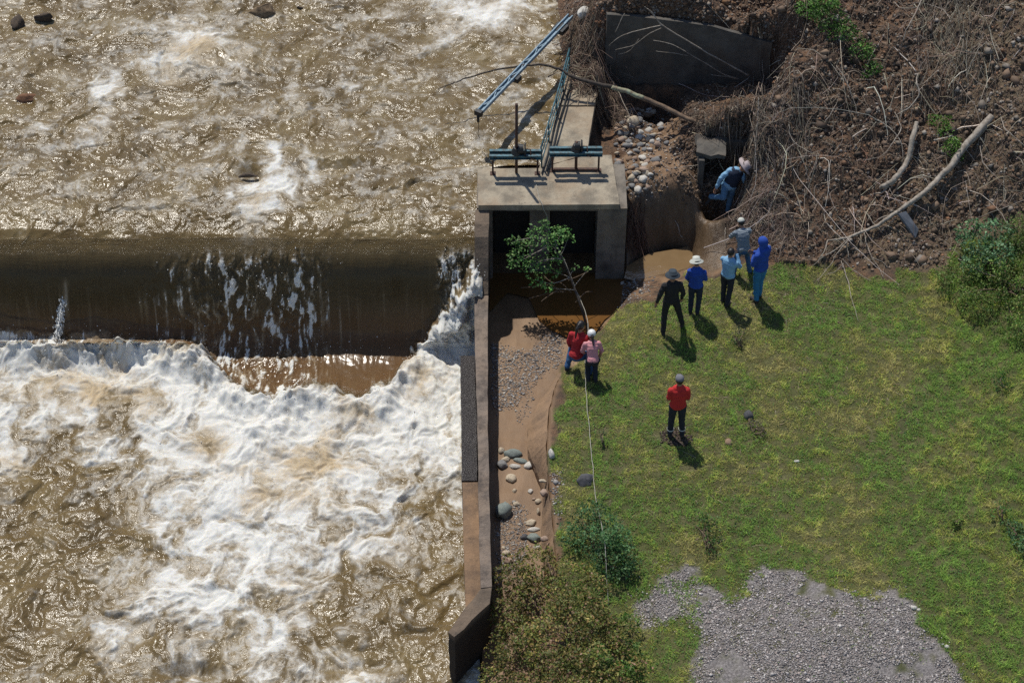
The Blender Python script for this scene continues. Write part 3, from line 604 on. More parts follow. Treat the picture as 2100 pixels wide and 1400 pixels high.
# ------------------------------------------------------------------ intake gatehouse
gh = thing('sluice_gatehouse', 'concrete sluice gatehouse with two dark openings under a flat deck', 'sluice', (1, YD, ZF))
bm = bmesh.new()
ol = [(981, 421), (1271, 419), (1254, 318), (1206, 318), (1104, 345), (979, 345)]
prism(bm, [(*wx(*p, ZD), ZD) for p in ol], ZD - .14); rough(bm, .14, .007, 7)
obj('deck', bm, m_conc, gh)
yf = YD + .03; zt = ZD - .143; xa = lambda p, y=yf, z=0: float(x_at(p, y, z))
def blk(name, x0, x1, y0, y1, z0, z1, m, s, lab=None, am=.006):
    bm = bmesh.new(); box(bm, x0, x1, y0, y1, z0, z1); rough(bm, .16, am, s); o = obj(name, bm, m, gh)
    if lab: o['label'] = lab
    return o
blk('pier', xa(1223), xa(1282), yf, yf + 1.45, -1.2, zt, m_concd, 8, 'wide right hand pier')
blk('pier', xa(1086), xa(1127), yf + .3, yf + 1.3, -1.2, zt, m_concd, 9)
blk('pier', xa(979), xa(1010), yf + .02, yf + 1.1, -2.2, zt, m_concd, 10)
blk('lintel', xa(1010) + .003, xa(1223) - .003, yf + .06, yf + .3, zt - .12, zt - .002, m_concd, 11)
blk('back_wall', xa(1010) + .003, xa(1223) - .003, yf + 1.0, yf + 1.15, -1.2, zt - .003, m_concd, 12)
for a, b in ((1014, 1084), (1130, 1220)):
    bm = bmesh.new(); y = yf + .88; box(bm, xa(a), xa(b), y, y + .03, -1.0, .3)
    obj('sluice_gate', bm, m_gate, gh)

# ------------------------------------------------------------------ gate hoists on the deck
def hoist(label, p0, p1, stem_px, py_leg, stem_top, gear_px, bottom_bar, mt):
    base = W((p0 + p1) / 2, py_leg, ZD); y = float(base[1]); t = thing('gate_hoist', label, 'gate hoist', base)
    x0, x1, xs = (x_at(v, y, ZD) for v in (p0, p1, stem_px)); h = .47
    for x in (x0 + .05, x1 - .05):
        bm = bmesh.new(); box(bm, x - .02, x + .02, y - .02, y + .02, ZD, ZD + h - .002); box(bm, x - .06, x + .06, y - .06, y + .06, ZD - .001, ZD + .015)
        obj('leg', bm, m_rust, t)
    for k, dy in enumerate((-.075, .095)):
        bm = bmesh.new(); yy = y + dy
        box(bm, x0 - .02, x1 + .02, yy - .034, yy + .034, ZD + h + .085, ZD + h + .1)
        box(bm, x0 - .02, x1 + .02, yy - .034, yy + .034, ZD + h, ZD + h + .015)
        box(bm, x0 - .018, x1 + .018, yy - .008, yy + .008, ZD + h + .0155, ZD + h + .0845)
        obj('beam', bm, mt, t)
    if bottom_bar:
        bm = bmesh.new(); box(bm, x0 + .081, x1 - .081, y - .03, y + .03, ZD + .016, ZD + .06); obj('sill_beam', bm, m_rust, t)
    V, Fq = tube_np([(xs, y + .01, ZD + .02), (xs, y + .01, ZD + h + .3), (xs, y + .01, stem_top)], .032, 10)
    obj_ = npmesh('screw_stem', V, Fq, m_rust, t)
    xg = x_at(gear_px, y, ZD + h); zg = ZD + h + .1
    gb = bmesh.new()
    for (cx, r, w) in ((0, .11, .12), (.09, .14, .03)):
        r_ = bmesh.ops.create_cone(gb, cap_ends=True, segments=20, radius1=r, radius2=r * .92, depth=w)
        bmesh.ops.transform(gb, verts=r_['verts'], matrix=Matrix.Translation((xg + cx, y + .01, zg + .1)) @ Matrix.Rotation(R(90), 4, 'Y'))
    r_ = bmesh.ops.create_cone(gb, cap_ends=True, segments=16, radius1=.12, radius2=.07, depth=.14)
    bmesh.ops.transform(gb, verts=r_['verts'], matrix=Matrix.Translation((xs, y + .01, zg + .075)))
    g = obj('gearbox', gb, m_dark, t)
    V, Fq = join_np([tube_np([(xg + .11, y, zg + .1), (xg + .2, y, zg + .1), (xg + .21, y - .05, zg + .02), (xg + .22, y - .13, zg - .06), (xg + .29, y - .14, zg - .07)], .013, 6)])
    c = npmesh('crank_handle', V, Fq, m_rust, g)
    return t
hoist('teal gate hoist at the river end of the deck, with a tall rusty screw stem', 1006, 1107, 1059, 356, float(z_at(0, float(W(1059, 356, ZD)[1]), 214)), 1068, False, m_teal)
hoist('dull teal gate hoist beside the pebbles, with a short stem and a sill beam', 1128, 1232, 1181, 350, ZD + .78, 1184, True, m_teal)

# ------------------------------------------------------------------ walkway, railing, rods
bm = bmesh.new()
prism(bm, [(*wx(1106, 344, ZD), ZD - .003), (*wx(1203, 316, ZD), ZD - .003), (*wx(1219, 219, ZD), ZD - .003), (*wx(1148, 219, ZD), ZD - .003), (*wx(1120, 300, ZD), ZD - .003)], ZD - .22); rough(bm, .15, .007, 14)
tag(obj('walkway_slab', bm, m_conc), 'near grey concrete slab of the walkway leading upstream from the gatehouse deck', 'walkway')
bm = bmesh.new()
prism(bm, [(*wx(1148.5, 217, ZD), ZD + .02), (*wx(1219, 217, ZD), ZD + .02), (*wx(1226, 178, ZD), ZD + .02), (*wx(1230, 120, ZD), ZD), (*wx(1172, 120, ZD), ZD), (*wx(1152, 190, ZD), ZD + .02)], ZD - .25); rough(bm, .15, .01, 15)
tag(obj('walkway_slab', bm, m_conc), 'far concrete slab of the walkway, half buried under branches and leaves', 'walkway')
bm = bmesh.new(); box(bm, x_at(1150, 5, 1), x_at(1172, 5, 1), 4.0, 6.4, .2, ZD - .25); rough(bm, .3, .02, 16)
rt = [wx(*p, ZD) for p in ((1109, 343), (1124, 292), (1140, 238), (1153, 190), (1166, 142))]
bm.free()
rl = thing('railing', 'teal tubular steel railing along the river side of the walkway', 'railing', (*rt[0], ZD))
for x, y in rt:
    V, Fq = tube_np([(x + .02, y, ZD), (x, y, ZD + .58)], .018, 8); npmesh('post', V, Fq, m_teal, rl)
for h, r in ((.58, .02), (.36, .014), (.14, .014)):
    V, Fq = tube_np([(x + .012, y, ZD + h) for x, y in rt], r, 8); npmesh('rail', V, Fq, m_teal, rl)
for k, (a, b, c, d) in enumerate(((1111, 356, 1160, 176), (1121, 352, 1170, 168))):
    pa, pb = W(a, b, ZD + .045), W(c, d, ZD + .06)
    pts = [pa + (pb - pa) * t_ + np.array([.015 * math.sin(7 * t_ + k), 0, 0]) for t_ in np.linspace(0, 1, 9)]
    V, Fq = tube_np(pts, .017, 6); o = npmesh('steel_rod', V, Fq, m_dark)
    tag(o, ('long dark steel rod lying on the walkway, nearer the railing', 'long dark steel rod lying on the walkway, farther from the railing')[k], 'rod', 'rods lying on the walkway')

# ------------------------------------------------------------------ steel boom over the river
pa, pb = W(983, 230, 1.95), W(1170, 33, 1.95)
bo = thing('steel_boom', 'pale blue steel channel boom reaching out diagonally over the river', 'boom', pb)
d = (pb - pa) / np.linalg.norm(pb - pa); sd = np.array([d[1], -d[0], 0])
for off, nm in ((-.055, 'flange'), (.055, 'flange')):
    bm = bmesh.new(); beam(bm, pa + sd * off, pb + sd * off, .03, .085); obj(nm, bm, m_boom, bo, bevel=.004)
bm = bmesh.new(); beam(bm, pa + d * .05 - np.array([0, 0, .02]), pb - d * .05 - np.array([0, 0, .02]), .078, .012); obj('web', bm, m_boom, bo)
bm = bmesh.new()
for k in range(9):
    q = pa + d * (.35 + k * .3); beam(bm, q - sd * .039 + d * (.12 if k % 2 else -.12) + np.array([0, 0, .02]), q + sd * .039 - d * (.12 if k % 2 else -.12) + np.array([0, 0, .02]), .02, .012)
obj('lacing', bm, m_boom, bo)
bm = bmesh.new(); beam(bm, pa - d * .08, pa + d * .02, .17, .12); q = pa - d * .05; box(bm, q[0] - .03, q[0] + .03, q[1] - .06, q[1] + .0, 1.75, 1.9); obj('end_sheave', bm, m_dark, bo, bevel=.006)
for px, py in ((1056, 160), (1146, 58)):
    q = W(px, py, 1.9); s_ = 1.0 if py > 100 else 1.7
    bm = bmesh.new(); beam(bm, q - d * .09 * s_ + sd * (.04), q + d * .09 * s_ + sd * (.04), .17 * s_, .12); obj('clamp', bm, m_dark, bo, bevel=.01)
q = pa - d * .05
V, Fq = tube_np(smooth_path([(q[0], q[1], 1.78), (q[0] + .01, q[1] - .02, 1.55), (q[0] - .01, q[1] - .03, 1.4), (q[0] + .03, q[1] - .05, 1.3)], 5), .007, 5); npmesh('wire', V, Fq, m_rust, bo)

# ------------------------------------------------------------------ old walls in the slip
bm = bmesh.new()
n = len(RW); fr_ = [(x, y) for x, y, z, t in RW]
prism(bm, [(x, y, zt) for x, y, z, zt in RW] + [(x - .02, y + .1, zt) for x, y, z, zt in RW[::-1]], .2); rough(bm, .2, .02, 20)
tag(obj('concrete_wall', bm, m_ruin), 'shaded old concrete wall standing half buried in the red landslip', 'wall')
cv = thing('culvert', 'grey concrete culvert mouth half buried in rubble behind the stooping person', 'culvert', (CB[0], CB[2], .5))
def cblk(nm, *a):
    bm = bmesh.new(); box(bm, *a); rough(bm, .15, .015, 22); return obj(nm, bm, m_ruin, cv)
x0, x1, y = CB
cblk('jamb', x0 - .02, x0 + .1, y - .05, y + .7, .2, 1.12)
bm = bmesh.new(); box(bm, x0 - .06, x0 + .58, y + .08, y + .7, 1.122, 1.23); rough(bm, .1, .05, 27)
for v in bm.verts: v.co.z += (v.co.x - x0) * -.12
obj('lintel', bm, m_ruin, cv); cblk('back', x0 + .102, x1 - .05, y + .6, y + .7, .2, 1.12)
bm = bmesh.new(); p = [W(1846, 437, .75), W(1862, 433, .75), W(1884, 472, .62), W(1878, 486, .58)]
c = [Vector([float(v) for v in g1(*q, h)]) for q, h in (((1843, 438), .22), ((1858, 433), .26), ((1884, 470), .14), ((1878, 487), .06))]
t_ = [bm.verts.new(v) for v in c]; b_ = [bm.verts.new(v + Vector((-.03, .02, -.03))) for v in c]
bm.faces.new(t_); bm.faces.new(b_[::-1]); [bm.faces.new((t_[i], b_[i], b_[(i + 1) % 4], t_[(i + 1) % 4])) for i in range(4)]
tag(obj('broken_panel', bm, m_panel), 'grey flat broken panel sticking out of the soil below the long pale trunk', 'panel')

# ------------------------------------------------------------------ still water
def pool(name, pts, z, m):
    bm = bmesh.new(); bm.faces.new([bm.verts.new((*wx(*p, z), z)) for p in pts]); tag(obj(name, bm, m), kind='structure')
t = NT('shallow_water'); p = t.pos()
m_pool = t.fin(t.mix(t.noise(p, 3, 4), (.15, .095, .045), (.22, .15, .08)), .06, t.bump(t.noise(p, 9, 3), .006), .8)
m_pool2 = NT('orange_water'); p = m_pool2.pos(); m_pool2 = m_pool2.fin(m_pool2.mix(m_pool2.noise(p, 2, 4), (.11, .05, .015), (.17, .085, .028)), .06, m_pool2.bump(m_pool2.noise(p, 12, 3), .004))
pool('channel_water', [(1004, 560), (1290, 560), (1290, 620), (1240, 655), (1215, 690), (1160, 690), (1128, 675), (1105, 655), (1085, 610), (1040, 600), (1004, 640)], ZF + .045, m_pool2)
pool('pool_water', [(1280, 570), (1286, 545), (1330, 520), (1400, 508), (1465, 488), (1490, 490), (1500, 520), (1480, 560), (1400, 572), (1320, 580)], -.70, m_pool)
pool('stream_water', [(1340, 330), (1375, 325), (1395, 360), (1400, 392), (1350, 392), (1340, 360)], .47, m_pool)

# ------------------------------------------------------------------ stones
def rock_mesh(seed, sub=3, rnd=.35, flat=False):
    bm = bmesh.new(); bmesh.ops.create_icosphere(bm, subdivisions=sub, radius=1); r = random.Random(seed)
    ds = [Vector((r.uniform(-1, 1), r.uniform(-1, 1), r.uniform(-1, 1))).normalized() for _ in range(9)]
    for v in bm.verts:
        c = v.co.copy()
        for dd in ds:
            e = c.dot(dd) - (1 - rnd)
            if e > 0: c -= dd * e * .75
        c += c.normalized() * float(fbm(c.x * 2 + seed, c.y * 2 + c.z * 2, 3, seed)) * .09
        v.co = c
    me = bpy.data.meshes.new('rock'); bm.to_mesh(me); bm.free()
    if not flat: me.polygons.foreach_set('use_smooth', [True] * len(me.polygons))
    return me
RM = {}
def stone_mat(key, c, c2=None):
    if key not in RM: RM[key] = m_plain('stone_' + key, c, .8, .3, 5, .01, 0, c2, 22)
    return RM[key]
MESHC = {}
def stone(px, py, w, h, key, label, group=None, name='stone', sink=.35, seed=None, hh=0, z=None, rnd=.3, cat='stone', sub=2):
    seed = seed if seed is not None else int(px * 7 + py) % 12
    k = (seed, key, rnd, sub)
    if k not in MESHC:
        me = rock_mesh(seed, sub, rnd); me.materials.append(RM[key]); MESHC[k] = me
    p = g1(px, py, hh) if z is None else W(px, py, z)
    o = bpy.data.objects.new(name, MESHC[k]); COL.objects.link(o)
    sx = w / 200; sz = h / 2 / 69 * .62; sy = h / 2 / 69 * .75
    o.scale = (sx, sy, max(sz, .012)); o.rotation_euler = (0, 0, random.uniform(-.3, .3)); o.location = (float(p[0]), float(p[1]), float(p[2]) + sz * (.5 - sink))
    return tag(o, label, cat, group)
for k, c, c2 in (('green', (.22, .25, .23), (.15, .18, .17)), ('cream', (.56, .48, .37), (.38, .31, .22)), ('white', (.62, .59, .54), (.42, .4, .36)), ('brown', (.3, .2, .13), (.2, .13, .08)),
                 ('grey', (.24, .24, .24), (.16, .155, .15)), ('darkrock', (.035, .025, .02), (.09, .06, .035)), ('rust', (.22, .10, .045), (.10, .045, .022)), ('tanrock', (.27, .19, .11), (.12, .075, .04)), ('slate', (.09, .09, .1), (.05, .05, .055)), ('pink', (.4, .29, .22), (.3, .22, .17))):
    stone_mat(k, c, c2)
CS = [(1050, 931, 40, 22, 'green', 'largest grey green oval stone at the top of the cobble cluster in the channel'),
 (1028, 925, 14, 16, 'cream', 'small cream stone left of the large grey green one'), (1037, 943, 20, 14, 'cream', 'rounded cream stone just below the large grey green one'),
 (1066, 945, 32, 12, 'green', 'flat greenish stone right below the large oval one'), (1084, 955, 22, 18, 'white', 'pale angular stone at the right end of the cobble cluster'),
 (1056, 957, 24, 12, 'white', 'white elongated stone at the bottom of the cobble cluster'), (1030, 954, 24, 22, 'grey', 'blue grey stone against the wall at the left of the cobble cluster'),
 (1047, 982, 24, 20, 'cream', 'round cream stone alone below the cobble cluster'), (1055, 1006, 10, 11, 'cream', 'small beige stone below the lone round cream stone'),
 (1088, 1008, 12, 11, 'white', 'small pale triangular stone in the middle of the orange mud'), (1113, 986, 15, 9, 'cream', 'small cream stone against the kerb above the brown stones'),
 (1116, 1012, 18, 18, 'pink', 'pinkish brown stone leaning on the kerb'), (1103, 1028, 14, 12, 'cream', 'cream stone just left of the pinkish brown one by the kerb'), (1095, 1023, 9, 6, 'pink', 'tiny flat pink stone between the kerb stones'),
 (1059, 1033, 15, 11, 'cream', 'egg shaped cream stone between the big dark boulder and the kerb'), (1033, 1049, 36, 44, 'green', 'big grey green boulder in the shadow at the foot of the wall'),
 (1104, 1049, 7, 18, 'cream', 'thin upright pale stone on the edge of the kerb'), (1089, 1073, 25, 15, 'cream', 'greenish cream stone, upper one of the lower row of cobbles'),
 (1093, 1086, 27, 11, 'white', 'flat pale stone in the middle of the lower row of cobbles'), (1096, 1104, 30, 21, 'green', 'blue green cobble at the bottom of the lower row'),
 (1076, 1102, 18, 14, 'slate', 'small dark slate stone left of the blue green cobble'), (1116, 1105, 16, 13, 'pink', 'pinkish stone at the lower end of the kerb'), (1101, 1122, 16, 11, 'white', 'whitish stone just above the brownish bush'),
 (1038, 1134, 17, 14, 'cream', 'round cream stone at the wall just above the brownish bush'), (1032, 1123, 8, 7, 'cream', 'tiny cream stone above the round one at the wall'), (1041, 1150, 20, 14, 'pink', 'pinkish stone half under the brownish bush by the wall')]
for a in CS: stone(*a, z=(-.3 if a[0] > 1110 and a[1] < 1110 else None), group='cobbles lying in the channel', sub=3, name='cobble', cat='cobble')
stone(1201, 984, 44, 36, 'slate', 'dark grey angular block lying on the grass beside the rope', name='boulder', seed=3, rnd=.45, sub=3, cat='boulder')
stone(1131, 932, 12, 28, 'white', 'upright pale stone at the lawn edge right of the channel kerb', name='stone')
stone(1199, 31, 34, 38, 'white', 'pale boulder on the red bank at the top of the picture', name='boulder', seed=5, sub=3, sink=.1, cat='boulder')
stone(1468, 296, 62, 26, 'slate', 'dark grey broken block resting on top of the culvert', name='concrete_block', seed=3, rnd=.5, sub=3, hh=.12, cat='block')
stone(1535, 852, 20, 26, 'slate', 'small dark bluish stone in the middle of the lawn', name='stone')
stone(1493, 908, 16, 18, 'brown', 'small brown stone on the lawn lower left of the dark bluish one', name='stone')
stone(1634, 946, 14, 8, 'white', 'tiny pale stone lying flat in the open lawn', name='stone')
for px, py, w in ((1874, 1246, 14), (1884, 1250, 9), (1942, 1326, 11)): stone(px, py, w, w * .8, 'white', {1874: 'larger of two white stones at the right edge of the gravel', 1884: 'smaller of two white stones at the right edge of the gravel', 1942: 'lone white stone lower down the right edge of the gravel'}[px], group='white stones at the gravel edge')
for px, py, w, h, k, l, z_ in ((36, 50, 44, 34, 'darkrock', 'dark wet rock in the river at the upper left corner', 1.05), (92, 40, 60, 30, 'darkrock', 'dark brown rock under a streak of water, right of the corner rock', 1.03),
   (544, 26, 78, 34, 'tanrock', 'tan and brown rock with white water below it at the top of the river', 1.05), (54, 201, 66, 22, 'rust', 'rust coloured flat rock standing out of the river', 1.04), (508, 361, 46, 15, 'darkrock', 'nearly drowned dark rock behind the small white rapid', 1.0),
   (620, 20, 30, 14, 'darkrock', 'small dark rock right of the tan rock in the river', 1.0)):
    stone(px, py, w * 1.15, h * 1.5, k, l, z=z_, name='river_rock', sub=3, sink=.3, cat='rock', rnd=.62)
# stones of the dry stream bed beside the gatehouse
r = random.Random(4); BED = [(1268, 226), (1336, 222), (1372, 285), (1362, 310), (1345, 335), (1338, 395), (1285, 392), (1262, 330), (1262, 260)]
SL = {'white': 'pale stone among the others in the dry stream bed beside the gatehouse', 'cream': 'cream stone among the others in the dry stream bed beside the gatehouse', 'grey': 'grey stone among the others in the dry stream bed beside the gatehouse', 'pink': 'pinkish stone among the others in the dry stream bed beside the gatehouse', 'brown': 'brown stone among the others in the dry stream bed beside the gatehouse'}
big = [(1297, 248, 34, 24, 'cream'), (1326, 238, 36, 20, 'brown'), (1309, 283, 26, 16, 'white'), (1312, 298, 24, 12, 'grey'), (1350, 297, 22, 10, 'cream'), (1288, 300, 30, 16, 'grey'), (1330, 268, 22, 14, 'white'), (1300, 345, 20, 18, 'grey'), (1296, 366, 20, 16, 'cream'), (1318, 370, 24, 18, 'white'), (1322, 350, 26, 16, 'pink'), (1308, 392, 20, 18, 'white'), (1345, 330, 24, 18, 'grey'), (1328, 385, 14, 12, 'pink')]
for a in big: stone(a[0], a[1], a[2] * 1.15, a[3] * 1.25, a[4], SL[a[4]], group='stones of the dry stream bed', sub=2, rnd=.45)
n = 0
while n < 120:
    px, py = r.uniform(1258, 1375), r.uniform(222, 400)
    if not inpoly(px, py, BED): continue
    n += 1; w = r.uniform(9, 24); k = r.choice(['white', 'cream', 'grey', 'grey', 'pink', 'brown'])
    stone(px, py, w, w * r.uniform(.6, .85), k, SL[k], group='stones of the dry stream bed', sub=2, rnd=.45)

# pebbles nobody could count
OCT = np.array([(1, 0, 0), (0, 1, 0), (0, 0, 1), (-1, 0, 0), (0, -1, 0), (0, 0, -1)], float)
OF = np.array([(0, 1, 2), (1, 3, 2), (3, 4, 2), (4, 0, 2), (1, 0, 5), (3, 1, 5), (4, 3, 5), (0, 4, 5)])
def scatter(poly, n, jx=0):
    xs = [p[0] for p in poly]; ys = [p[1] for p in poly]; out = []
    while sum(map(len, out)) < n:
        a = rng.uniform(min(xs), max(xs), n); b = rng.uniform(min(ys), max(ys), n)
        k = inpoly(a, b, poly); out.append(np.stack([a[k], b[k]], -1))
    q = np.vstack(out)[:n]
    if jx: q = q + rng.normal(0, jx, q.shape)
    return q
def rotz(n):
    a = rng.uniform(0, 6.283, n); c, s = np.cos(a), np.sin(a); o = np.zeros(n)
    return np.stack([np.stack([c, -s, o], -1), np.stack([s, c, o], -1), np.stack([o, o, o + 1], -1)], 1)
def lumps(P, size, pal, flat=.65):
    n = len(P); V = OCT[None] * size[:, None, None] * rng.uniform(.65, 1.3, (n, 1, 3)) * np.array([1, 1, flat]) + rng.normal(0, .16, (n, 6, 3)) * size[:, None, None]
    V = np.einsum('nij,nkj->nki', rotz(n), V) + P[:, None]
    pal = np.array(pal); c = pal[rng.integers(0, len(pal), n)] * rng.uniform(.7, 1.25, (n, 1))
    return V.reshape(-1, 3), (OF[None] + 6 * np.arange(n)[:, None, None]).reshape(-1, 3), np.repeat(c, 6, 0)
def stuff(name, lab, cat, parts, m, smooth=False):
    Vs, Fs, Cs, o = [], [], [], 0
    for V, Fq, c in parts: Vs.append(V); Fs.append(Fq + o); Cs.append(c); o += len(V)
    ob = npmesh(name, np.vstack(Vs), np.vstack(Fs), m, col=np.vstack(Cs), smooth=smooth); return tag(ob, lab, cat, kind='stuff')
m_peb = m_attr('pebbles', .8, .002, 80)
PG = [(.42, .40, .38), (.3, .29, .29), (.2, .19, .19), (.5, .46, .4), (.33, .25, .19), (.14, .13, .13)]
parts = []
for poly, n, s0 in (([(1008, 702), (1040, 716), (1085, 722), (1120, 690), (1152, 682), (1152, 745), (1110, 770), (1085, 800), (1050, 835), (1010, 840)], 2600, .014), ([(1060, 835), (1085, 800), (1095, 815), (1080, 860), (1060, 870)], 120, .012),
                    ([(1018, 1060), (1050, 1030), (1080, 1040), (1085, 1090), (1080, 1140), (1020, 1200)], 1500, .012), ([(1236, 585), (1300, 565), (1345, 575), (1330, 600), (1240, 640), (1222, 610)], 380, .02), ([(1262, 225), (1380, 225), (1400, 330), (1345, 410), (1262, 400)], 1100, .016), ([(1130, 960), (1150, 960), (1154, 1060), (1140, 1060)], 120, .018)):
    q = scatter(poly, n, 5); P = G(q[:, 0], q[:, 1]); P[:, 2] += .004
    parts.append(lumps(P, rng.lognormal(math.log(s0), .42, n), PG))
stuff('channel_gravel', 'loose grey and white pebbles spread over the muddy channel floor', 'gravel', parts, m_peb)
q = np.vstack([scatter(GRAVEL, 44000, 9), scatter(GRAVEL, 9000, 24)]); P = G(q[:, 0], q[:, 1])
nn = fbm(P[:, 0] * 1.1, P[:, 1] * 1.1, 4, 51); edge = inpoly(q[:, 0], q[:, 1], GRAVEL); keep = (nn > -.55) & (edge | (rng.random(len(P)) < .45)); P = P[keep]
P[:, 2] += rng.uniform(0, .014, len(P))
stuff('lawn_gravel', 'heap of loose grey crushed gravel on the lawn', 'gravel', [lumps(P, rng.lognormal(math.log(.0125), .38, len(P)), [(.5, .46, .44), (.38, .345, .33), (.28, .26, .25), (.6, .56, .53), (.42, .35, .32), (.18, .165, .16)], .7)], m_peb)
# ------------------------------------------------------------------ plants
m_lf = m_leaf('leaves', .35, .5); m_gr = m_leaf('grass_blades', .3, .6)
m_bark = m_plain('pale_bark', (.36, .32, .27), .85, .35, 12, .006, 0, (.2, .165, .13), 50)
m_barkd = m_plain('dark_bark', (.07, .055, .045), .9, .35, 14, .006, 0, (.035, .028, .022), 50)
m_barkb = m_plain('brown_bark', (.19, .13, .085), .9, .35, 10, .008, 0, (.10, .07, .05), 40)
m_moss = m_plain('mossy_bark', (.30, .33, .22), .9, .35, 10, .008, 0, (.2, .15, .1), 30)
m_twig = m_attr('twigs', .85, .001, 60)
def unit(v): return v / (np.linalg.norm(v, axis=-1, keepdims=True) + 1e-9)
def cards(P, L, Wd, nrm, dirv, C, fold=.18):
    """leaf shaped faces: P base, dirv along leaf, nrm face normal"""
    n = len(P); dirv = unit(dirv - nrm * (dirv * nrm).sum(-1, keepdims=True)); sd = np.cross(dirv, nrm)
    L = L[:, None]; Wd = Wd[:, None]
    a = P; b = P + dirv * L * .45 + sd * Wd * .5 + nrm * L * fold; c = P + dirv * L; d = P + dirv * L * .45 - sd * Wd * .5 + nrm * L * fold
    V = np.stack([a, b, c, d], 1).reshape(-1, 3); o = 4 * np.arange(n)[:, None]
    Fq = np.concatenate([o + [0, 1, 2], o + [0, 2, 3]]); return V, Fq, np.repeat(C, 4, 0)
def palette(n, pal, w=None, var=.25):
    pal = np.array(pal); w = None if w is None else np.array(w) / sum(w)
    return 1.55 * pal[rng.choice(len(pal), n, p=w)] * rng.uniform(1 - var, 1 + var, (n, 1)) * rng.uniform(.92, 1.08, (n, 3))
def crown_leaves(centres, radii, per, leaf, pal, w=None, up=.6, shell=.55, asp=.55):
    """leaves in clumps: each clump an ellipsoid, leaves mostly in its outer part"""
    out = []
    for c, r in zip(centres, radii):
        n = int(per * (r[0] * r[1]) / .04 * rng.uniform(.6, 1.2)) + 4; u = unit(rng.normal(0, 1, (n, 3))); u[:, 2] = np.abs(u[:, 2]) * np.where(rng.random(n) < .8, 1, -.6)
        rr = shell + (1 - shell) * rng.random(n) ** .6; rr *= 1 + .25 * fbm(u[:, 0] * 3 + c[0] * 7, u[:, 1] * 3 + u[:, 2] * 2, 2, 60)
        P = np.array(c) + u * rr[:, None] * np.array(r)
        nr = unit(u * .5 + rng.normal(0, .55, (n, 3)) + np.array([0, 0, up])); dv = unit(u + rng.normal(0, .8, (n, 3)))
        L = leaf * rng.uniform(.6, 1.3, n); tone = rng.uniform(.5, 1.3)
        out.append(cards(P, L, L * asp, nr, dv, palette(n, pal, w) * tone))
    Vs, Fs, Cs, o = [], [], [], 0
    for V, Fq, c in out: Vs.append(V); Fs.append(Fq + o); Cs.append(c); o += len(V)
    return np.vstack(Vs), np.vstack(Fs), np.vstack(Cs)
def clumps(blobs, h0=0.0, jitter=.05, extra=3, cz=None):
    """blobs: (px, py, rpx, height above ground) -> centres, radii"""
    C_, R_ = [], []
    for b in blobs:
        px, py, rp, hh = b; p = g1(px, py, hh) if cz is None else W(px, py, cz + hh)
        r = rp / 100.0
        C_.append(p); R_.append((r, r * .9, r * .75))
        for k in range(extra * 2):
            q = p + unit(rng.normal(0, 1, 3) + [0, 0, .3]) * r * rng.uniform(.75, 1.2); C_.append(q); s_ = r * rng.uniform(.15, .45); R_.append((s_, s_, s_ * .8))
    return C_, R_
def plant(name, label, cat, foot, blobs, per, leaf, pal, w=None, stems=6, group=None, mb=None, cz=None, up=.6, asp=.55, tube_r=.018, extra=3, cname='foliage'):
    t = thing(name, label, cat, foot, 0, group)
    C_, R_ = clumps(blobs, cz=cz, extra=extra)
    V, Fq, c = crown_leaves(C_, R_, per, leaf, pal, w, up, asp=asp); npmesh(cname, V, Fq, m_lf, t, col=c)
    ps = []
    f = np.array(foot)
    for k in range(stems):
        e = np.array(C_[rng.integers(0, len(C_))]); mid = f * .45 + e * .55 + rng.normal(0, .06, 3) + [0, 0, .05]
        ps.append(tube_np(smooth_path([np.r_[f + rng.normal(0, .03, 3) * [1, 1, 0], tube_r], np.r_[mid, tube_r * .6], np.r_[e, tube_r * .2]], 6)[:, :3], np.linspace(tube_r, tube_r * .25, 13), 5))
    V, Fq = join_np(ps); npmesh('stem', V, Fq, mb or m_barkb, t); return t
GRN = [(.05, .12, .02), (.035, .085, .018), (.085, .16, .03), (.12, .17, .04)]
plant('shrub', 'big olive and rust tinged bush beside the bent end of the long wall', 'bush', g1(1180, 1330), [(1050, 1195, 45, .55), (1110, 1165, 45, .6), (1170, 1180, 42, .6), (1215, 1210, 32, .55), (1040, 1260, 40, .6), (1110, 1240, 58, .8), (1180, 1250, 50, .75), (1060, 1320, 50, .7), (1140, 1310, 60, .9), (1215, 1290, 45, .7),
   (1080, 1385, 60, .8), (1170, 1380, 60, .9), (1255, 1310, 36, .5), (1270, 1365, 42, .5), (1240, 1420, 60, .6), (1020, 1390, 32, .6), (1130, 1440, 70, .8)], 120, .062,
   [(.12, .13, .03), (.17, .135, .04), (.2, .13, .055), (.08, .10, .025), (.24, .19, .06), (.22, .13, .09)], [6, 2.5, 2, 6, 1.2, 1.0], 26)
plant('shrub', 'bright green leafy bush at the lower right side of the rust tinged bush', 'bush', g1(1270, 1400), [(1285, 1335, 26, .35), (1262, 1385, 34, .4), (1300, 1390, 22, .3), (1232, 1350, 22, .75), (1290, 1275, 18, .3)], 170, .06, GRN, [3, 2, 4, 3], 10)
plant('shrub', 'blue green bush on the lawn between the grey block and the big rust tinged bush', 'bush', g1(1235, 1150), [(1200, 1070, 30, .3), (1240, 1070, 30, .35), (1180, 1100, 26, .25), (1225, 1115, 42, .4), (1265, 1110, 34, .3), (1255, 1155, 42, .3), (1210, 1040, 14, .3), (1285, 1160, 22, .2)], 120, .055, [(.05, .12, .045), (.035, .09, .03), (.08, .16, .06), (.06, .10, .03)], None, 14)
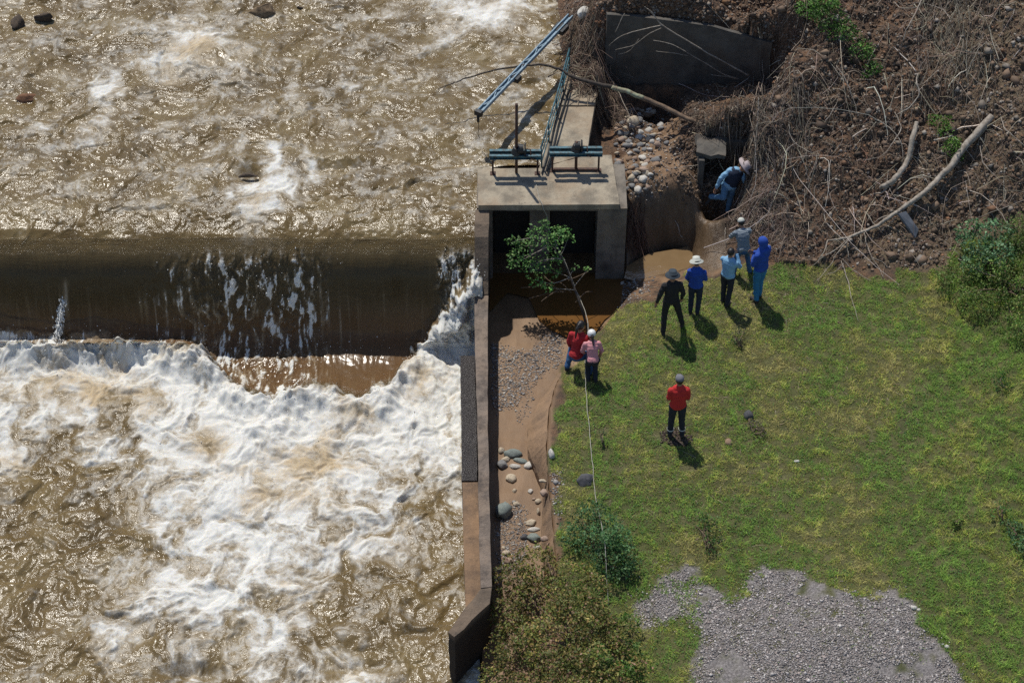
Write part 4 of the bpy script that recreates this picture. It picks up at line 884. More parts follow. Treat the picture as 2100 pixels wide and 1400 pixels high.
plant('shrub', 'blue green young tree at the right edge where lawn and landslip meet', 'bush', g1(2030, 560), [(2000, 500, 34, .4), (2045, 480, 34, .45), (2000, 540, 26, .3), (2050, 520, 34, .4), (1975, 480, 16, .4)], 110, .07, [(.09, .17, .085), (.05, .12, .05), (.12, .2, .1), (.06, .12, .04)], None, 10)
plant('shrub', 'yellow green sprawling undergrowth around the young tree at the right edge', 'bush', g1(2060, 600), [(1960, 590, 40, .1), (2020, 580, 50, .15), (2080, 560, 46, .25), (2000, 625, 40, .12), (2060, 640, 50, .15), (2110, 500, 50, .3), (2130, 600, 50, .2), (1940, 560, 24, .1), (2090, 690, 34, .1), (2085, 460, 26, .25)], 120, .05, [(.08, .15, .025), (.12, .18, .04), (.055, .11, .02), (.15, .15, .05)], None, 16)
plant('shrub', 'dark green bush high on the landslip near the top of the picture', 'bush', g1(1710, 70), [(1660, 20, 30, .3), (1700, 40, 38, .3), (1735, 70, 26, .25), (1765, 105, 26, .2), (1790, 140, 20, .2), (1690, 5, 30, .3)], 130, .06, [(.05, .12, .02), (.03, .07, .015), (.08, .17, .03)], None, 10)
plant('shrub', 'small bright green weed patch left of the long pale trunk on the landslip', 'weed', g1(1935, 270), [(1925, 252, 22, .1), (1940, 270, 18, .1), (1950, 305, 20, .1), (1955, 290, 14, .1), (1965, 320, 14, .1)], 150, .045, [(.07, .16, .02), (.05, .12, .02), (.1, .2, .03)], None, 6)
plant('small_plant', 'dark little plant with a reddish stem in the lawn above the gravel heap', 'plant', g1(1457, 1130), [(1450, 1070, 20, .2), (1462, 1100, 18, .15), (1440, 1060, 12, .25), (1458, 1130, 12, .08)], 90, .05, [(.04, .09, .02), (.06, .12, .03), (.10, .09, .04)], None, 6)
plant('small_plant', 'low dark green plant at the right edge of the lawn, upper one', 'plant', g1(2058, 800), [(2058, 790, 18, .1), (2050, 770, 12, .1)], 80, .05, GRN[:2], None, 4)
plant('small_plant', 'pale green plant cut by the right edge low in the picture', 'plant', g1(2090, 1110), [(2085, 1090, 20, .12), (2100, 1115, 20, .12)], 110, .06, [(.1, .18, .08), (.06, .12, .04)], None, 4)
plant('small_plant', 'dark green plant in the lawn up left of the pale plant at the right edge', 'plant', g1(2055, 1065), [(2055, 1060, 20, .1)], 80, .05, GRN[:2], None, 4)
plant('small_plant', 'little yellow green plant in the lawn near the right edge', 'plant', g1(1960, 1075), [(1960, 1072, 11, .06)], 150, .05, [(.14, .2, .04), (.1, .16, .03)], None, 3)
plant('small_plant', 'dark thin plant in the grass in front of the standing group', 'plant', g1(1518, 712), [(1515, 695, 13, .14), (1520, 680, 8, .2)], 80, .045, [(.05, .08, .03), (.09, .08, .05)], None, 4)
plant('small_plant', 'dry dark weed clump beside the dark bluish stone in the lawn', 'plant', g1(1545, 885), [(1548, 878, 18, .06), (1562, 888, 10, .05)], 90, .04, [(.12, .10, .07), (.06, .055, .035)], None, 4)
plant('small_plant', 'tall thin dark weed in the grass left of the person in the red shirt', 'plant', g1(1236, 915), [(1236, 890, 7, .2), (1234, 905, 7, .1)], 60, .04, [(.05, .07, .03)], None, 3)

# the sapling bent over the channel
sp = thing('sapling', 'small leafy green sapling leaning out in front of the gatehouse openings', 'tree', g1(1208, 690))
tr = smooth_path([np.r_[g1(1209, 690), .03], np.r_[W(1192, 630, -.25), .026], np.r_[W(1172, 575, .15), .02], np.r_[W(1155, 535, .5), .015], np.r_[W(1122, 492, .85), .01]], 8)
V, Fq = tube_np(tr[:, :3], tr[:, 3], 7); npmesh('trunk', V, Fq, m_barkd, sp)
ZB = lambda py: max(-.05, .8 + (500 - py) * .0105)
BLO = [(1075, 505, 26, .2), (1105, 485, 28, .3), (1130, 500, 26, .3), (1150, 480, 24, .3), (1165, 488, 14, .3), (1060, 530, 24, .1), (1085, 550, 26, .1), (1110, 540, 26, .2), (1135, 560, 22, .1), (1100, 575, 20, 0), (1125, 590, 14, 0), (1205, 553, 9, 0), (1180, 548, 9, .1), (1050, 495, 14, .2), (1115, 462, 14, .3), (1050, 545, 10, 0), (1140, 530, 16, .2)]
ps = []; 
for b in BLO:
    e = W(b[0], b[1], ZB(b[1])); k = int(np.argmin(np.linalg.norm(tr[:, :3] - e - np.array([.1, -.25, 0]), axis=1))); s0 = tr[k, :3]
    ps.append(tube_np(smooth_path([s0, (s0 + e) / 2 + rng.normal(0, .05, 3), e], 6), np.linspace(.011, .003, 13), 5))
V, Fq = join_np(ps); npmesh('branch', V, Fq, m_bark, sp)
C_ = [W(b[0], b[1], ZB(b[1])) for b in BLO]; R_ = [(b[2] / 100, b[2] / 100, b[2] / 130) for b in BLO]
V, Fq, c = crown_leaves(C_, R_, 60, .07, [(.07, .17, .04), (.10, .22, .055), (.045, .11, .028), (.15, .24, .08)], None, .9, .2, .6); npmesh('crown', V, Fq, m_lf, sp, col=c)
dead = [[(1155, 600), (1130, 585), (1095, 588), (1068, 590)], [(1150, 590), (1120, 610), (1110, 618)], [(1165, 575), (1200, 560), (1207, 556)], [(1172, 600), (1150, 580), (1130, 578), (1110, 560)], [(1180, 620), (1200, 600), (1215, 598)], [(1160, 598), (1130, 600), (1085, 612)]]
ps = [tube_np(smooth_path([W(a, b, -.1 + .1 * math.sin(k)) for a, b in l], 5), .007, 5) for k, l in enumerate(dead)]
V, Fq = join_np(ps); o = npmesh('dead_twigs', V, Fq, m_barkb, sp)

# rope from the deck through the sapling to the lawn
rp = [W(1098, 372, ZD + .02), W(1103, 395, ZD + .02), W(1112, 419, ZD + .02), W(1122, 445, 1.0), W(1126, 470, .7), W(1155, 530, .25), W(1172, 570, .0), W(1192, 620, -.2), W(1206, 665, -.05), g1(1203, 720, .25), g1(1200, 760, .3), g1(1201, 800, .2), g1(1206, 850, .12), g1(1212, 920, .06), g1(1217, 970, .05), g1(1220, 1012, .04), g1(1232, 1070, .5), g1(1240, 1120, .65), g1(1244, 1180, .4), g1(1248, 1238, .05)]
V, Fq = tube_np(smooth_path(rp, 8, .006, 3)[:, :3], .0065, 5); m_rope = m_plain('pale_rope', (.42, .40, .34), .8, .3, 30, .002)
tag(npmesh('rope', V, Fq, m_rope), 'thin pale rope running from the gatehouse deck through the sapling and down the lawn', 'rope')

# ------------------------------------------------------------------ fallen wood
def limb(pts, mat, parent=None, name='trunk', n=8, sides=8, jit=.008, label=None):
    """pts: (px, py, height above the ground, radius)"""
    A = np.array([np.r_[g1(a, b, h), r_] for a, b, h, r_ in pts]); A = smooth_path(A, n, jit, len(pts))
    V, Fq = tube_np(A[:, :3], np.maximum(A[:, 3], .002), sides); o = npmesh(name, V, Fq, mat, parent, smooth=True)
    if label: o['label'] = label
    return o
def limbz(pts, mat, parent=None, name='trunk', n=8, sides=8, jit=.008):
    A = np.array([np.r_[W(a, b, z), r_] for a, b, z, r_ in pts]); A = smooth_path(A, n, jit, len(pts))
    V, Fq = tube_np(A[:, :3], np.maximum(A[:, 3], .002), sides); return npmesh(name, V, Fq, mat, parent, smooth=True)
t = thing('fallen_tree', 'long pale bare fallen tree sloping down the landslip with forked twigs reaching the lawn', 'tree', g1(2030, 245))
limb([(2034, 238, .15, .07), (2010, 265, .2, .085), (1975, 305, .22, .078), (1950, 340, .22, .07), (1925, 365, .2, .062), (1895, 395, .18, .056), (1850, 428, .16, .048), (1835, 438, .18, .042), (1800, 462, .16, .036), (1770, 475, .16, .03), (1735, 488, .2, .024), (1697, 493, .22, .014)], m_bark, t, 'trunk', 10)
for l in ([(1697, 493, .22, .014), (1690, 515, .15, .01), (1678, 535, .1, .007)], [(1748, 482, .18, .018), (1715, 510, .15, .012), (1690, 525, .12, .009), (1665, 545, .08, .006)], [(1742, 490, .18, .014), (1715, 520, .15, .01), (1705, 540, .1, .007), (1675, 575, .06, .005)],
          [(1735, 500, .16, .012), (1738, 515, .12, .01), (1742, 530, .06, .006)], [(1772, 476, .16, .014), (1778, 500, .12, .011), (1788, 525, .1, .009), (1800, 545, .06, .006), (1812, 570, .04, .005)], [(1728, 530, .1, .009), (1740, 545, .08, .008), (1760, 560, .06, .006), (1785, 575, .04, .004)],
          [(1725, 535, .1, .01), (1738, 570, .08, .009), (1745, 600, .06, .008), (1752, 630, .04, .006), (1760, 658, .03, .004)], [(1830, 440, .18, .014), (1810, 445, .17, .012), (1790, 460, .16, .008)], [(1730, 540, .08, .007), (1710, 558, .06, .006), (1690, 565, .04, .004)], [(1790, 528, .09, .007), (1805, 535, .06, .005), (1822, 548, .04, .004)]):
    limb(l, m_bark, t, 'branch', 6, 6)
t = thing('fallen_tree', 'short thick pale broken trunk with a dark root hollow, left of the long pale tree', 'tree', g1(1810, 385))
limb([(1880, 250, .3, .045), (1872, 285, .28, .06), (1862, 325, .25, .055), (1845, 355, .2, .06), (1825, 375, .15, .065), (1805, 385, .05, .045)], m_bark, t, 'trunk', 8)
limb([(1825, 375, .12, .03), (1808, 395, .06, .02), (1790, 398, .02, .012)], m_bark, t, 'root', 6, 6); limb([(1846, 372, .14, .04), (1832, 395, .08, .03), (1820, 415, .0, .02)], m_barkb, t, 'root', 6, 6)
t = thing('fallen_branch', 'long thin branch arching from the landslip over the walkway and far out above the river', 'branch', W(1450, 262, 1.0))
limbz([(897, 184, 1.75, .008), (925, 172, 1.8, .012), (960, 159, 1.85, .016), (1010, 146, 1.9, .019), (1060, 136, 1.95, .022), (1105, 133, 1.98, .026), (1140, 139, 1.95, .03), (1165, 153, 1.85, .036)], m_barkd, t, 'tip', 8, 7)
limbz([(1165, 153, 1.85, .036), (1205, 168, 1.75, .045), (1260, 180, 1.6, .052)], m_barkd, t, 'trunk', 8, 8)
limbz([(1255, 179, 1.62, .054), (1285, 188, 1.55, .056), (1320, 202, 1.45, .058)], m_moss, t, 'mossy_trunk', 8, 8)
limbz([(1315, 200, 1.46, .058), (1360, 218, 1.35, .055), (1410, 243, 1.25, .05), (1455, 262, 1.15, .036), (1478, 275, 1.1, .02)], m_barkb, t, 'butt', 8, 8)
for l in ([(915, 176, 1.78, .006), (908, 184, 1.76, .004), (910, 190, 1.75, .003)], [(1108, 134, 1.98, .008), (1110, 142, 1.96, .005)], [(905, 181, 1.76, .006), (900, 178, 1.8, .003)], [(955, 160, 1.85, .006), (954, 153, 1.88, .003)]): limbz(l, m_barkd, t, 'twig', 4, 5)
t = thing('bare_branch', 'thin pale forked branch lying across the shaded old wall', 'branch', g1(1530, 152))
yR = RW[1][1] - .35
def lw(pts, nm='branch'):
    A = smooth_path([np.r_[x_at(a, yR, z_at(0, yR, b)), yR, z_at(0, yR, b), r_] for a, b, r_ in pts], 8, .004, len(pts)); V, Fq = tube_np(A[:, :3], np.maximum(A[:, 3], .002), 6); npmesh(nm, V, Fq, m_bark, t)
lw([(1328, 18, .01), (1345, 36, .012), (1358, 52, .014), (1400, 78, .014), (1450, 108, .016), (1500, 135, .018), (1535, 155, .02)], 'stem')
for l in ([(1358, 52, .012), (1320, 60, .01), (1285, 70, .008), (1262, 82, .006), (1248, 95, .004)], [(1356, 58, .009), (1330, 70, .007), (1300, 92, .006), (1262, 103, .004)], [(1345, 36, .01), (1336, 25, .009), (1322, 14, .006)], [(1340, 83, .006), (1380, 92, .008), (1430, 120, .009), (1480, 150, .01), (1510, 160, .012)], [(1345, 105, .004), (1385, 110, .006), (1412, 115, .005)], [(1458, 153, .006), (1490, 158, .009), (1515, 162, .01)],
          [(1262, 66, .007), (1272, 45, .009), (1281, 28, .007)], [(1310, 80, .004), (1290, 105, .004), (1268, 112, .003)]): lw(l)
t = None
singles = [([(1540, 145, .1, .008), (1535, 100, .5, .009), (1542, 70, .6, .007), (1552, 45, .5, .004)], 'upright pale twig in front of the right end of the shaded old wall'),
 ([(1618, 255, .1, .009), (1622, 280, .25, .01), (1640, 300, .3, .008), (1662, 312, .25, .006), (1685, 308, .1, .004)], 'pale curled twig hooked like a J on the landslip'),
 ([(1840, 235, .15, .012), (1865, 220, .25, .014), (1885, 195, .3, .016), (1880, 170, .25, .018), (1883, 150, .2, .01)], 'pale crooked branch above the short thick trunk'),
 ([(1835, 230, .15, .009), (1848, 262, .25, .011), (1832, 292, .3, .009), (1810, 318, .25, .007), (1775, 328, .1, .005)], 'long curved grey twig bending left of the short thick trunk'),
 ([(1800, 245, .2, .007), (1825, 262, .25, .009), (1845, 285, .25, .008), (1852, 320, .2, .006), (1850, 345, .1, .004)], 'thin grey twig dropping beside the short thick trunk'),
 ([(1715, 135, .15, .009), (1735, 165, .2, .01), (1748, 200, .2, .009), (1760, 235, .12, .006)], 'brown leaning stick in the middle of the landslip'),
 ([(2053, 240, .2, .008), (2060, 262, .3, .01), (2085, 285, .3, .008), (2110, 310, .2, .006)], 'pale thin branch at the right edge above the long fallen tree'),
 ([(2010, 300, .25, .009), (2015, 330, .3, .01), (2030, 350, .25, .008), (2052, 372, .1, .005)], 'bundle of tan twigs right of the long pale tree'),
 ([(2100, 410, .1, .006), (2060, 425, .15, .007), (2020, 440, .12, .005), (1985, 455, .05, .004)], 'long thin stick above the young tree at the right edge'),
 ([(1965, 530, .35, .006), (1990, 545, .4, .008), (2020, 560, .35, .006), (2070, 580, .3, .006), (2110, 600, .2, .006)], 'thin pale stick lying over the green undergrowth at the right edge'),
 ([(1240, 620, .1, .004), (1252, 560, .3, .004)], None),
 ([(1385, 452, .02, .014), (1392, 468, .04, .018), (1394, 480, .03, .014), (1402, 492, .02, .007)], 'pale short crooked stick on the muddy apron'),
 ([(1485, 432, .03, .006), (1487, 470, .05, .007), (1489, 505, .05, .005)], 'thin upright pale stick below the stooping person'),
 ([(1560, 140, .2, .022), (1562, 175, .25, .022), (1568, 205, .1, .014)], 'dark reddish upright stump right of the shaded old wall'),
 ([(1890, 0, .3, .012), (1870, 40, .4, .012), (1855, 70, .3, .01), (1848, 100, .1, .006)], 'pale leaning branch at the top of the landslip'),
 ([(1835, 5, .3, .008), (1850, 18, .35, .009), (1885, 15, .3, .006)], 'short pale twig at the very top of the landslip'),
 ([(1470, 320, .25, .008), (1450, 335, .3, .009), (1420, 340, .25, .007), (1380, 345, .15, .005), (1362, 335, .1, .004)], 'long thin twig reaching left from the culvert over the stream'),
 ([(1225, 130, .2, .01), (1255, 165, .3, .01), (1285, 225, .3, .008), (1300, 270, .15, .005)], 'thin branch hanging from the brush pile towards the stream bed')]
for k, (l, lab) in enumerate(singles):
    if lab: tag(limb(l, m_barkd if 'dark' in lab else m_bark, None, 'stick', 8, 6), lab, 'stick')

# ------------------------------------------------------------------ brushwood, roots and lumps of soil on the slip
def twigs(poly, n, ln, rad, pal, lift=.12, down=0.0, jit=10, seg=6, aim=None):
    q = scatter(poly, n, jit); P = G(q[:, 0], q[:, 1]); L = rng.lognormal(math.log(ln), .5, n)
    a = rng.uniform(0, 6.283, n) if aim is None else rng.normal(aim, .45, n)
    d = np.stack([np.cos(a), np.sin(a), rng.normal(-down, .18, n)], -1); d = unit(d); bend = rng.normal(0, .9, (n, 3)); s_ = np.linspace(0, 1, seg)
    pts = P[:, None] + d[:, None] * (s_[None, :, None] - .5) * L[:, None, None] + bend[:, None] * ((s_ - .5) ** 2)[None, :, None] * L[:, None, None] * .6
    h = terrain(pts[..., 0], pts[..., 1]); pts[..., 2] = np.maximum(h + .006, h * .75 + pts[..., 2] * .25 + (lift * rng.random(n))[:, None] * np.sin(s_ * math.pi)[None] * (L[:, None] / ln))
    r_ = rad * rng.lognormal(0, .4, n); sides = 3; T = unit(np.gradient(pts, axis=1)); A = unit(np.cross(T, np.array([.2, .1, 1.0]))); B = np.cross(T, A)
    an = np.arange(sides) * 2.0944; taper = np.linspace(1, .35, seg)
    V = pts[:, :, None] + (r_[:, None] * taper[None])[..., None, None] * (np.cos(an)[None, None, :, None] * A[:, :, None] + np.sin(an)[None, None, :, None] * B[:, :, None])
    i, k = np.meshgrid(np.arange(seg - 1), np.arange(sides), indexing='ij'); f = np.stack([i * 3 + k, i * 3 + (k + 1) % 3, (i + 1) * 3 + (k + 1) % 3, (i + 1) * 3 + k], -1).reshape(-1, 4)
    Fq = (f[None] + (np.arange(n) * seg * 3)[:, None, None]).reshape(-1, 4)
    return V.reshape(-1, 3), Fq, np.repeat(palette(n, pal), seg * 3, 0)
TP = [(.2, .155, .115), (.12, .085, .06), (.28, .235, .185), (.07, .045, .032), (.16, .10, .07)]
TPL = [(.4, .35, .28), (.3, .25, .19), (.46, .42, .36)]
SLIP = [(1560, -60), (1560, 100), (1500, 170), (1420, 200), (1440, 400), (1520, 470), (1600, 530), (1750, 540), (1940, 540), (2010, 450), (2180, 400), (2180, -60)]
parts = [twigs(SLIP, 5200, .2, .0045, TP, .06), twigs(SLIP, 420, .5, .005, TP + TPL, .12), twigs(SLIP, 90, .9, .006, TPL, .2), twigs(SLIP, 170, .5, .011, TP + [(.25, .2, .15)], .15),
 twigs([(1430, 250), (1560, 240), (1570, 330), (1500, 345), (1440, 320)], 420, .4, .007, [(.05, .035, .028), (.12, .09, .07), (.2, .16, .12)], .4),
 twigs([(1420, 200), (1560, 230), (1620, 420), (1480, 430), (1430, 330)], 500, .3, .005, [(.05, .035, .028), (.1, .075, .055), (.2, .17, .13)], .12),
 twigs([(1540, 150), (1650, 170), (1660, 340), (1560, 340)], 380, .5, .006, [(.06, .045, .04), (.13, .11, .09), (.24, .21, .17)], .15, 0, 10, 6, 1.6),
 twigs([(1880, -20), (2060, -20), (2000, 160), (1900, 180)], 500, .45, .005, [(.09, .07, .055), (.2, .17, .13), (.3, .26, .2)], .15, 0, 10, 6, 1.4),
 twigs([(1275, 420), (1300, 420), (1325, 470), (1318, 510), (1285, 500)], 200, .4, .0045, [(.12, .07, .05), (.2, .13, .1), (.07, .04, .03)], .12, 0, 5, 6, 1.9),
 twigs([(1480, 390), (1600, 380), (1640, 500), (1540, 530), (1500, 460)], 800, .3, .0045, [(.1, .065, .05), (.2, .15, .12), (.3, .24, .2)], .1)]
stuff('brushwood', 'tangle of thin dead twigs and roots covering the brown landslip', 'brushwood', parts, m_twig)
parts = [twigs([(1165, 20), (1215, 20), (1240, 150), (1235, 220), (1180, 200), (1160, 120)], 1400, .4, .005, TP, .2, 0, 6), twigs([(1190, 130), (1235, 130), (1290, 240), (1260, 260)], 500, .5, .0055, [(.09, .06, .045), (.16, .115, .085)], .25, 0, 6, 6, -.9)]
for V, Fq, c in parts: V[:, 2] = np.where((V[:, 0] < 1.9) & (V[:, 2] < ZD + .05), ZD + .03 + .25 * np.abs(fbm(V[:, 0] * 3, V[:, 1] * 3, 3, 3)) + .1 * (V[:, 2] - V[:, 2].mean()), V[:, 2])
stuff('brush_pile', 'heap of broken branches and dead leaves piled on the far end of the walkway', 'brush pile', parts, m_twig)
SP = [(.13, .085, .055), (.09, .06, .042), (.18, .12, .08), (.22, .15, .1), (.06, .04, .03), (.26, .22, .18)]
SLIP2 = [(1165, -60), (1165, 100), (1200, 60), (1240, 20), (1570, 60), (1580, 165), (1420, 190), (1440, 400), (1520, 470), (1600, 535), (1750, 545), (1940, 545), (2010, 450), (2180, 400), (2180, -60)]
q = scatter(SLIP2, 22000, 8); P = G(q[:, 0], q[:, 1]); ok = P[:, 2] > .1
parts = [lumps(P[ok], rng.lognormal(math.log(.018), .6, ok.sum()), SP + [(.34, .3, .26), (.25, .13, .07)], .8)]
q = scatter(SLIP2, 1500, 8); P = G(q[:, 0], q[:, 1]); parts.append(lumps(P, rng.lognormal(math.log(.045), .4, len(P)), SP[:4], .8))
q = scatter([(1240, -40), (1240, 20), (1570, 55), (1600, -40)], 1500, 4); P = G(q[:, 0], q[:, 1]); parts.append(lumps(P, rng.lognormal(math.log(.022), .5, len(P)), [(.22, .12, .06), (.13, .08, .05), (.26, .2, .15)], .8))
q = scatter([(1380, 190), (1440, 210), (1450, 400), (1500, 480), (1480, 440), (1400, 400), (1380, 300)], 1500, 8); P = G(q[:, 0], q[:, 1]); parts.append(lumps(P, rng.lognormal(math.log(.02), .5, len(P)), SP, .8))
q = scatter([(1172, -40), (1245, -40), (1250, 150), (1235, 215), (1190, 160), (1172, 110)], 1500, 4); P = G(q[:, 0], q[:, 1]); ok = P[:, 2] > 1.1; parts.append(lumps(P[ok], rng.lognormal(math.log(.02), .5, ok.sum()), [(.24, .11, .05), (.16, .08, .045), (.1, .06, .04)], .8))
stuff('rubble', 'loose lumps of brown soil and small stones on the landslip', 'rubble', parts, m_peb)

# ------------------------------------------------------------------ grass
def blades(P, h, w, C, lean=.5):
    n = len(P); a = rng.uniform(0, 6.283, n); d = np.stack([np.cos(a), np.sin(a), np.zeros(n)], -1); sd = np.stack([-d[:, 1], d[:, 0], d[:, 2]], -1)
    ln = np.abs(rng.normal(lean, .35, n))[:, None]; h = h[:, None]; w = w[:, None]
    tip = P + d * h * ln + np.array([0, 0, 1]) * h / np.sqrt(1 + ln * ln); mid = P + d * h * ln * .3 + np.array([0, 0, .6]) * h
    V = np.stack([P - sd * w, P + sd * w, mid + sd * w * .8, mid - sd * w * .8, tip], 1).reshape(-1, 3); o = 5 * np.arange(n)[:, None]
    Fq = np.concatenate([o + [0, 1, 2], o + [0, 2, 3], o + [3, 2, 4]]); return V, Fq, np.repeat(C, 5, 0)
NB = 1
q = scatter([(1130, 560), (2200, 420), (2200, 1480), (1250, 1480), (1130, 1150)], 30000, 0); P0 = G(q[:, 0], q[:, 1])
lo_ = P0.min(0); hi_ = P0.max(0); N = 620000
P = np.stack([rng.uniform(lo_[0], hi_[0], N), rng.uniform(lo_[1], hi_[1], N)], -1)
tuft = fbm(P[:, 0] * 5, P[:, 1] * 5, 3, 71); P = P[(tuft + rng.normal(0, .35, N)) > -.15]; z = terrain(P[:, 0], P[:, 1]); P = np.column_stack([P, z])
zx, zy = zone(P[:, 0], P[:, 1], P[:, 2]); rx, ry = pix(P[:, 0], P[:, 1], P[:, 2])
onlawn = inpoly(zx, zy, LAWN) & (P[:, 0] > ch_x(P[:, 1]) + .05) & (ry < 1480) & (rx < 2180) & (P[:, 2] > -.45)
gv = inpoly(zx, zy, GRAVEL); tufts = fbm(P[:, 0] * 1.6, P[:, 1] * 1.6, 3, 72)
left = (rx < 1440) & (tufts > .0)
keep = onlawn & (~gv | (rng.random(len(P)) < .012) | (left & (rng.random(len(P)) < .7)))
trampled = ((rx - 1385) / 34) ** 2 + ((ry - 898) / 20) ** 2 < 1
keep &= ~(trampled & (rng.random(len(P)) < .8)); P = P[keep]; rx, ry = rx[keep], ry[keep]; n = len(P)
pat = fbm(P[:, 0] * .75, P[:, 1] * .75, 4, 73) + .35 * fbm(P[:, 0] * 3, P[:, 1] * 3, 3, 74)
pat = pat + .35 * np.exp(-((rx - 1620) / 170) ** 2 - ((ry - 800) / 110) ** 2) + .3 * np.exp(-((rx - 1520) / 60) ** 2 - ((ry - 660) / 60) ** 2) - .25 * (rx > 1850)
green = np.array([(.066, .11, .024), (.05, .085, .02), (.09, .13, .032)]); olive = np.array([(.12, .135, .03), (.15, .15, .04), (.1, .11, .03)]); straw = np.array([(.15, .135, .06), (.17, .15, .075), (.12, .10, .05)])
k = rng.integers(0, 3, n); u = pat + rng.normal(0, .3, n)
tt = fbm(P[:, 0] * 4.5, P[:, 1] * 4.5, 3, 76)
C = (1 + .55 * np.clip(tt, -.8, 1))[:, None] * np.where((u > .48)[:, None], straw[k], np.where((u > .02)[:, None], olive[k], green[k])) * rng.uniform(.9, 1.8, (n, 1)) * np.array([2.3, 2.35, 1.8])
h = rng.lognormal(math.log(.037), .4, n) * (1 + .5 * np.clip(tt, -.6, 1)) * (1 + .35 * (rx > 1900)); tri = blades(P, h, rng.uniform(.0022, .0045, n), C, .8)
parts = [tri]
# low broad leaves among the grass
m = rng.random(n) < np.clip(.10 - pat * .16, .02, .3) * .9; Pb = P[m] + np.array([0, 0, .02]); nb = len(Pb)
nr = unit(rng.normal(0, .35, (nb, 3)) + [0, 0, 1]); parts.append(cards(Pb, rng.uniform(.02, .045, nb), rng.uniform(.014, .03, nb), nr, rng.normal(0, 1, (nb, 3)), palette(nb, [(.06, .14, .022), (.09, .16, .035), (.045, .1, .03)])))
stuff('grass', 'short uneven green and straw coloured grass covering the lawn', 'grass', parts, m_gr)
parts = [twigs([(1160, 740), (1700, 560), (1900, 900), (1500, 1150), (1180, 1000)], 2600, .09, .003, [(.28, .23, .16), (.17, .12, .08), (.1, .075, .05)], .02), twigs([(1290, 600), (1720, 540), (1700, 640), (1340, 660)], 1100, .1, .003, [(.3, .24, .17), (.2, .14, .09)], .02)]
stuff('dead_stalks', 'scattered dry stalks and leaf litter lying in the lawn', 'litter', parts, m_twig)
q = scatter([(1352, 885), (1375, 878), (1412, 885), (1418, 905), (1395, 915), (1360, 905)], 420, 3); P = G(q[:, 0], q[:, 1]); P[:, 2] += .01
stuff('bare_soil', 'dark bare soil clods around the feet of the person in the red shirt', 'soil', [lumps(P, rng.lognormal(math.log(.022), .4, len(P)), [(.07, .045, .03), (.04, .028, .02), (.1, .07, .05)], .6)], m_peb)
# ------------------------------------------------------------------ people
def capsule(bm, p0, p1, r0, r1, n=14, sq=1.0, side=None):
    """closed rounded cone; sq flattens it across 'side'"""
    p0, p1 = Vector(p0), Vector(p1); d = p1 - p0; L = d.length; d = d.normalized() if L > 1e-6 else Vector((0, 0, 1))
    s = Vector(side) if side else (Vector((1, 0, 0)) if abs(d.x) < .9 else Vector((0, 1, 0)))
    s = (s - d * s.dot(d)).normalized(); u = d.cross(s); rings = []
    prof = [(-math.cos(a) * r0, math.sin(a) * r0) for a in (R(20), R(45), R(70))] + [(t * L, r0 + (r1 - r0) * t) for t in (0, .33, .66, 1)] + [(L + math.sin(a) * r1, math.cos(a) * r1) for a in (R(25), R(50), R(75))]
    for z, r in prof:
        rings.append([bm.verts.new(p0 + d * z + s * math.cos(k * 2 * math.pi / n) * r + u * math.sin(k * 2 * math.pi / n) * r * sq) for k in range(n)])
    for a, b in zip(rings, rings[1:]):
        for k in range(n): bm.faces.new((a[k], a[(k + 1) % n], b[(k + 1) % n], b[k]))
    bm.faces.new(rings[0][::-1]); bm.faces.new(rings[-1])
def ellip(bm, c, rx, ry, rz, M=None):
    r = bmesh.ops.create_uvsphere(bm, u_segments=16, v_segments=12, radius=1)
    for v in r['verts']:
        q = Vector((v.co.x * rx, v.co.y * ry, v.co.z * rz)); v.co = (M @ q if M else q) + Vector(c)
def fuse(bm, name, m, parent, voxel, it=3, wrinkle=0.0, seed=0):
    """melt overlapping closed shapes into one continuous skin"""
    me = bpy.data.meshes.new(name + '_raw'); bmesh.ops.recalc_face_normals(bm, faces=bm.faces); bm.to_mesh(me); bm.free()
    o = bpy.data.objects.new(name, me); COL.objects.link(o)
    r = o.modifiers.new('r', 'REMESH'); r.mode = 'VOXEL'; r.voxel_size = voxel
    if it: q = o.modifiers.new('s', 'SMOOTH'); q.iterations = it; q.factor = .5
    bpy.context.view_layer.update()
    ev = o.evaluated_get(bpy.context.evaluated_depsgraph_get()); me2 = bpy.data.meshes.new_from_object(ev); me2.name = name
    bpy.data.objects.remove(o); bpy.data.meshes.remove(me)
    n = len(me2.vertices)
    if wrinkle and n:
        co = np.empty(n * 3, np.float32); me2.vertices.foreach_get('co', co); no = np.empty(n * 3, np.float32); me2.vertices.foreach_get('normal', no); co = co.reshape(-1, 3); no = no.reshape(-1, 3)
        w = fbm(co[:, 0] * 6 + co[:, 2] * 5, co[:, 2] * 13 + co[:, 1] * 7, 3, 80 + seed) * wrinkle; co = co + no * w[:, None].astype(np.float32); me2.vertices.foreach_set('co', co.ravel())
    me2.polygons.foreach_set('use_smooth', np.ones(len(me2.polygons), bool)); me2.materials.clear(); me2.materials.append(m)
    ob = bpy.data.objects.new(name, me2); COL.objects.link(ob); ob.parent = parent; return ob
def m_cloth(name, c, rough=.85, var=.2): return m_plain(name, c, rough, var, 9, .003, 0, None, 120)
m_skin = m_plain('skin', (.33, .17, .10), .55, .15, 12, .001)
m_hair = m_plain('dark_hair', (.012, .009, .008), .45, .3, 30, .003)
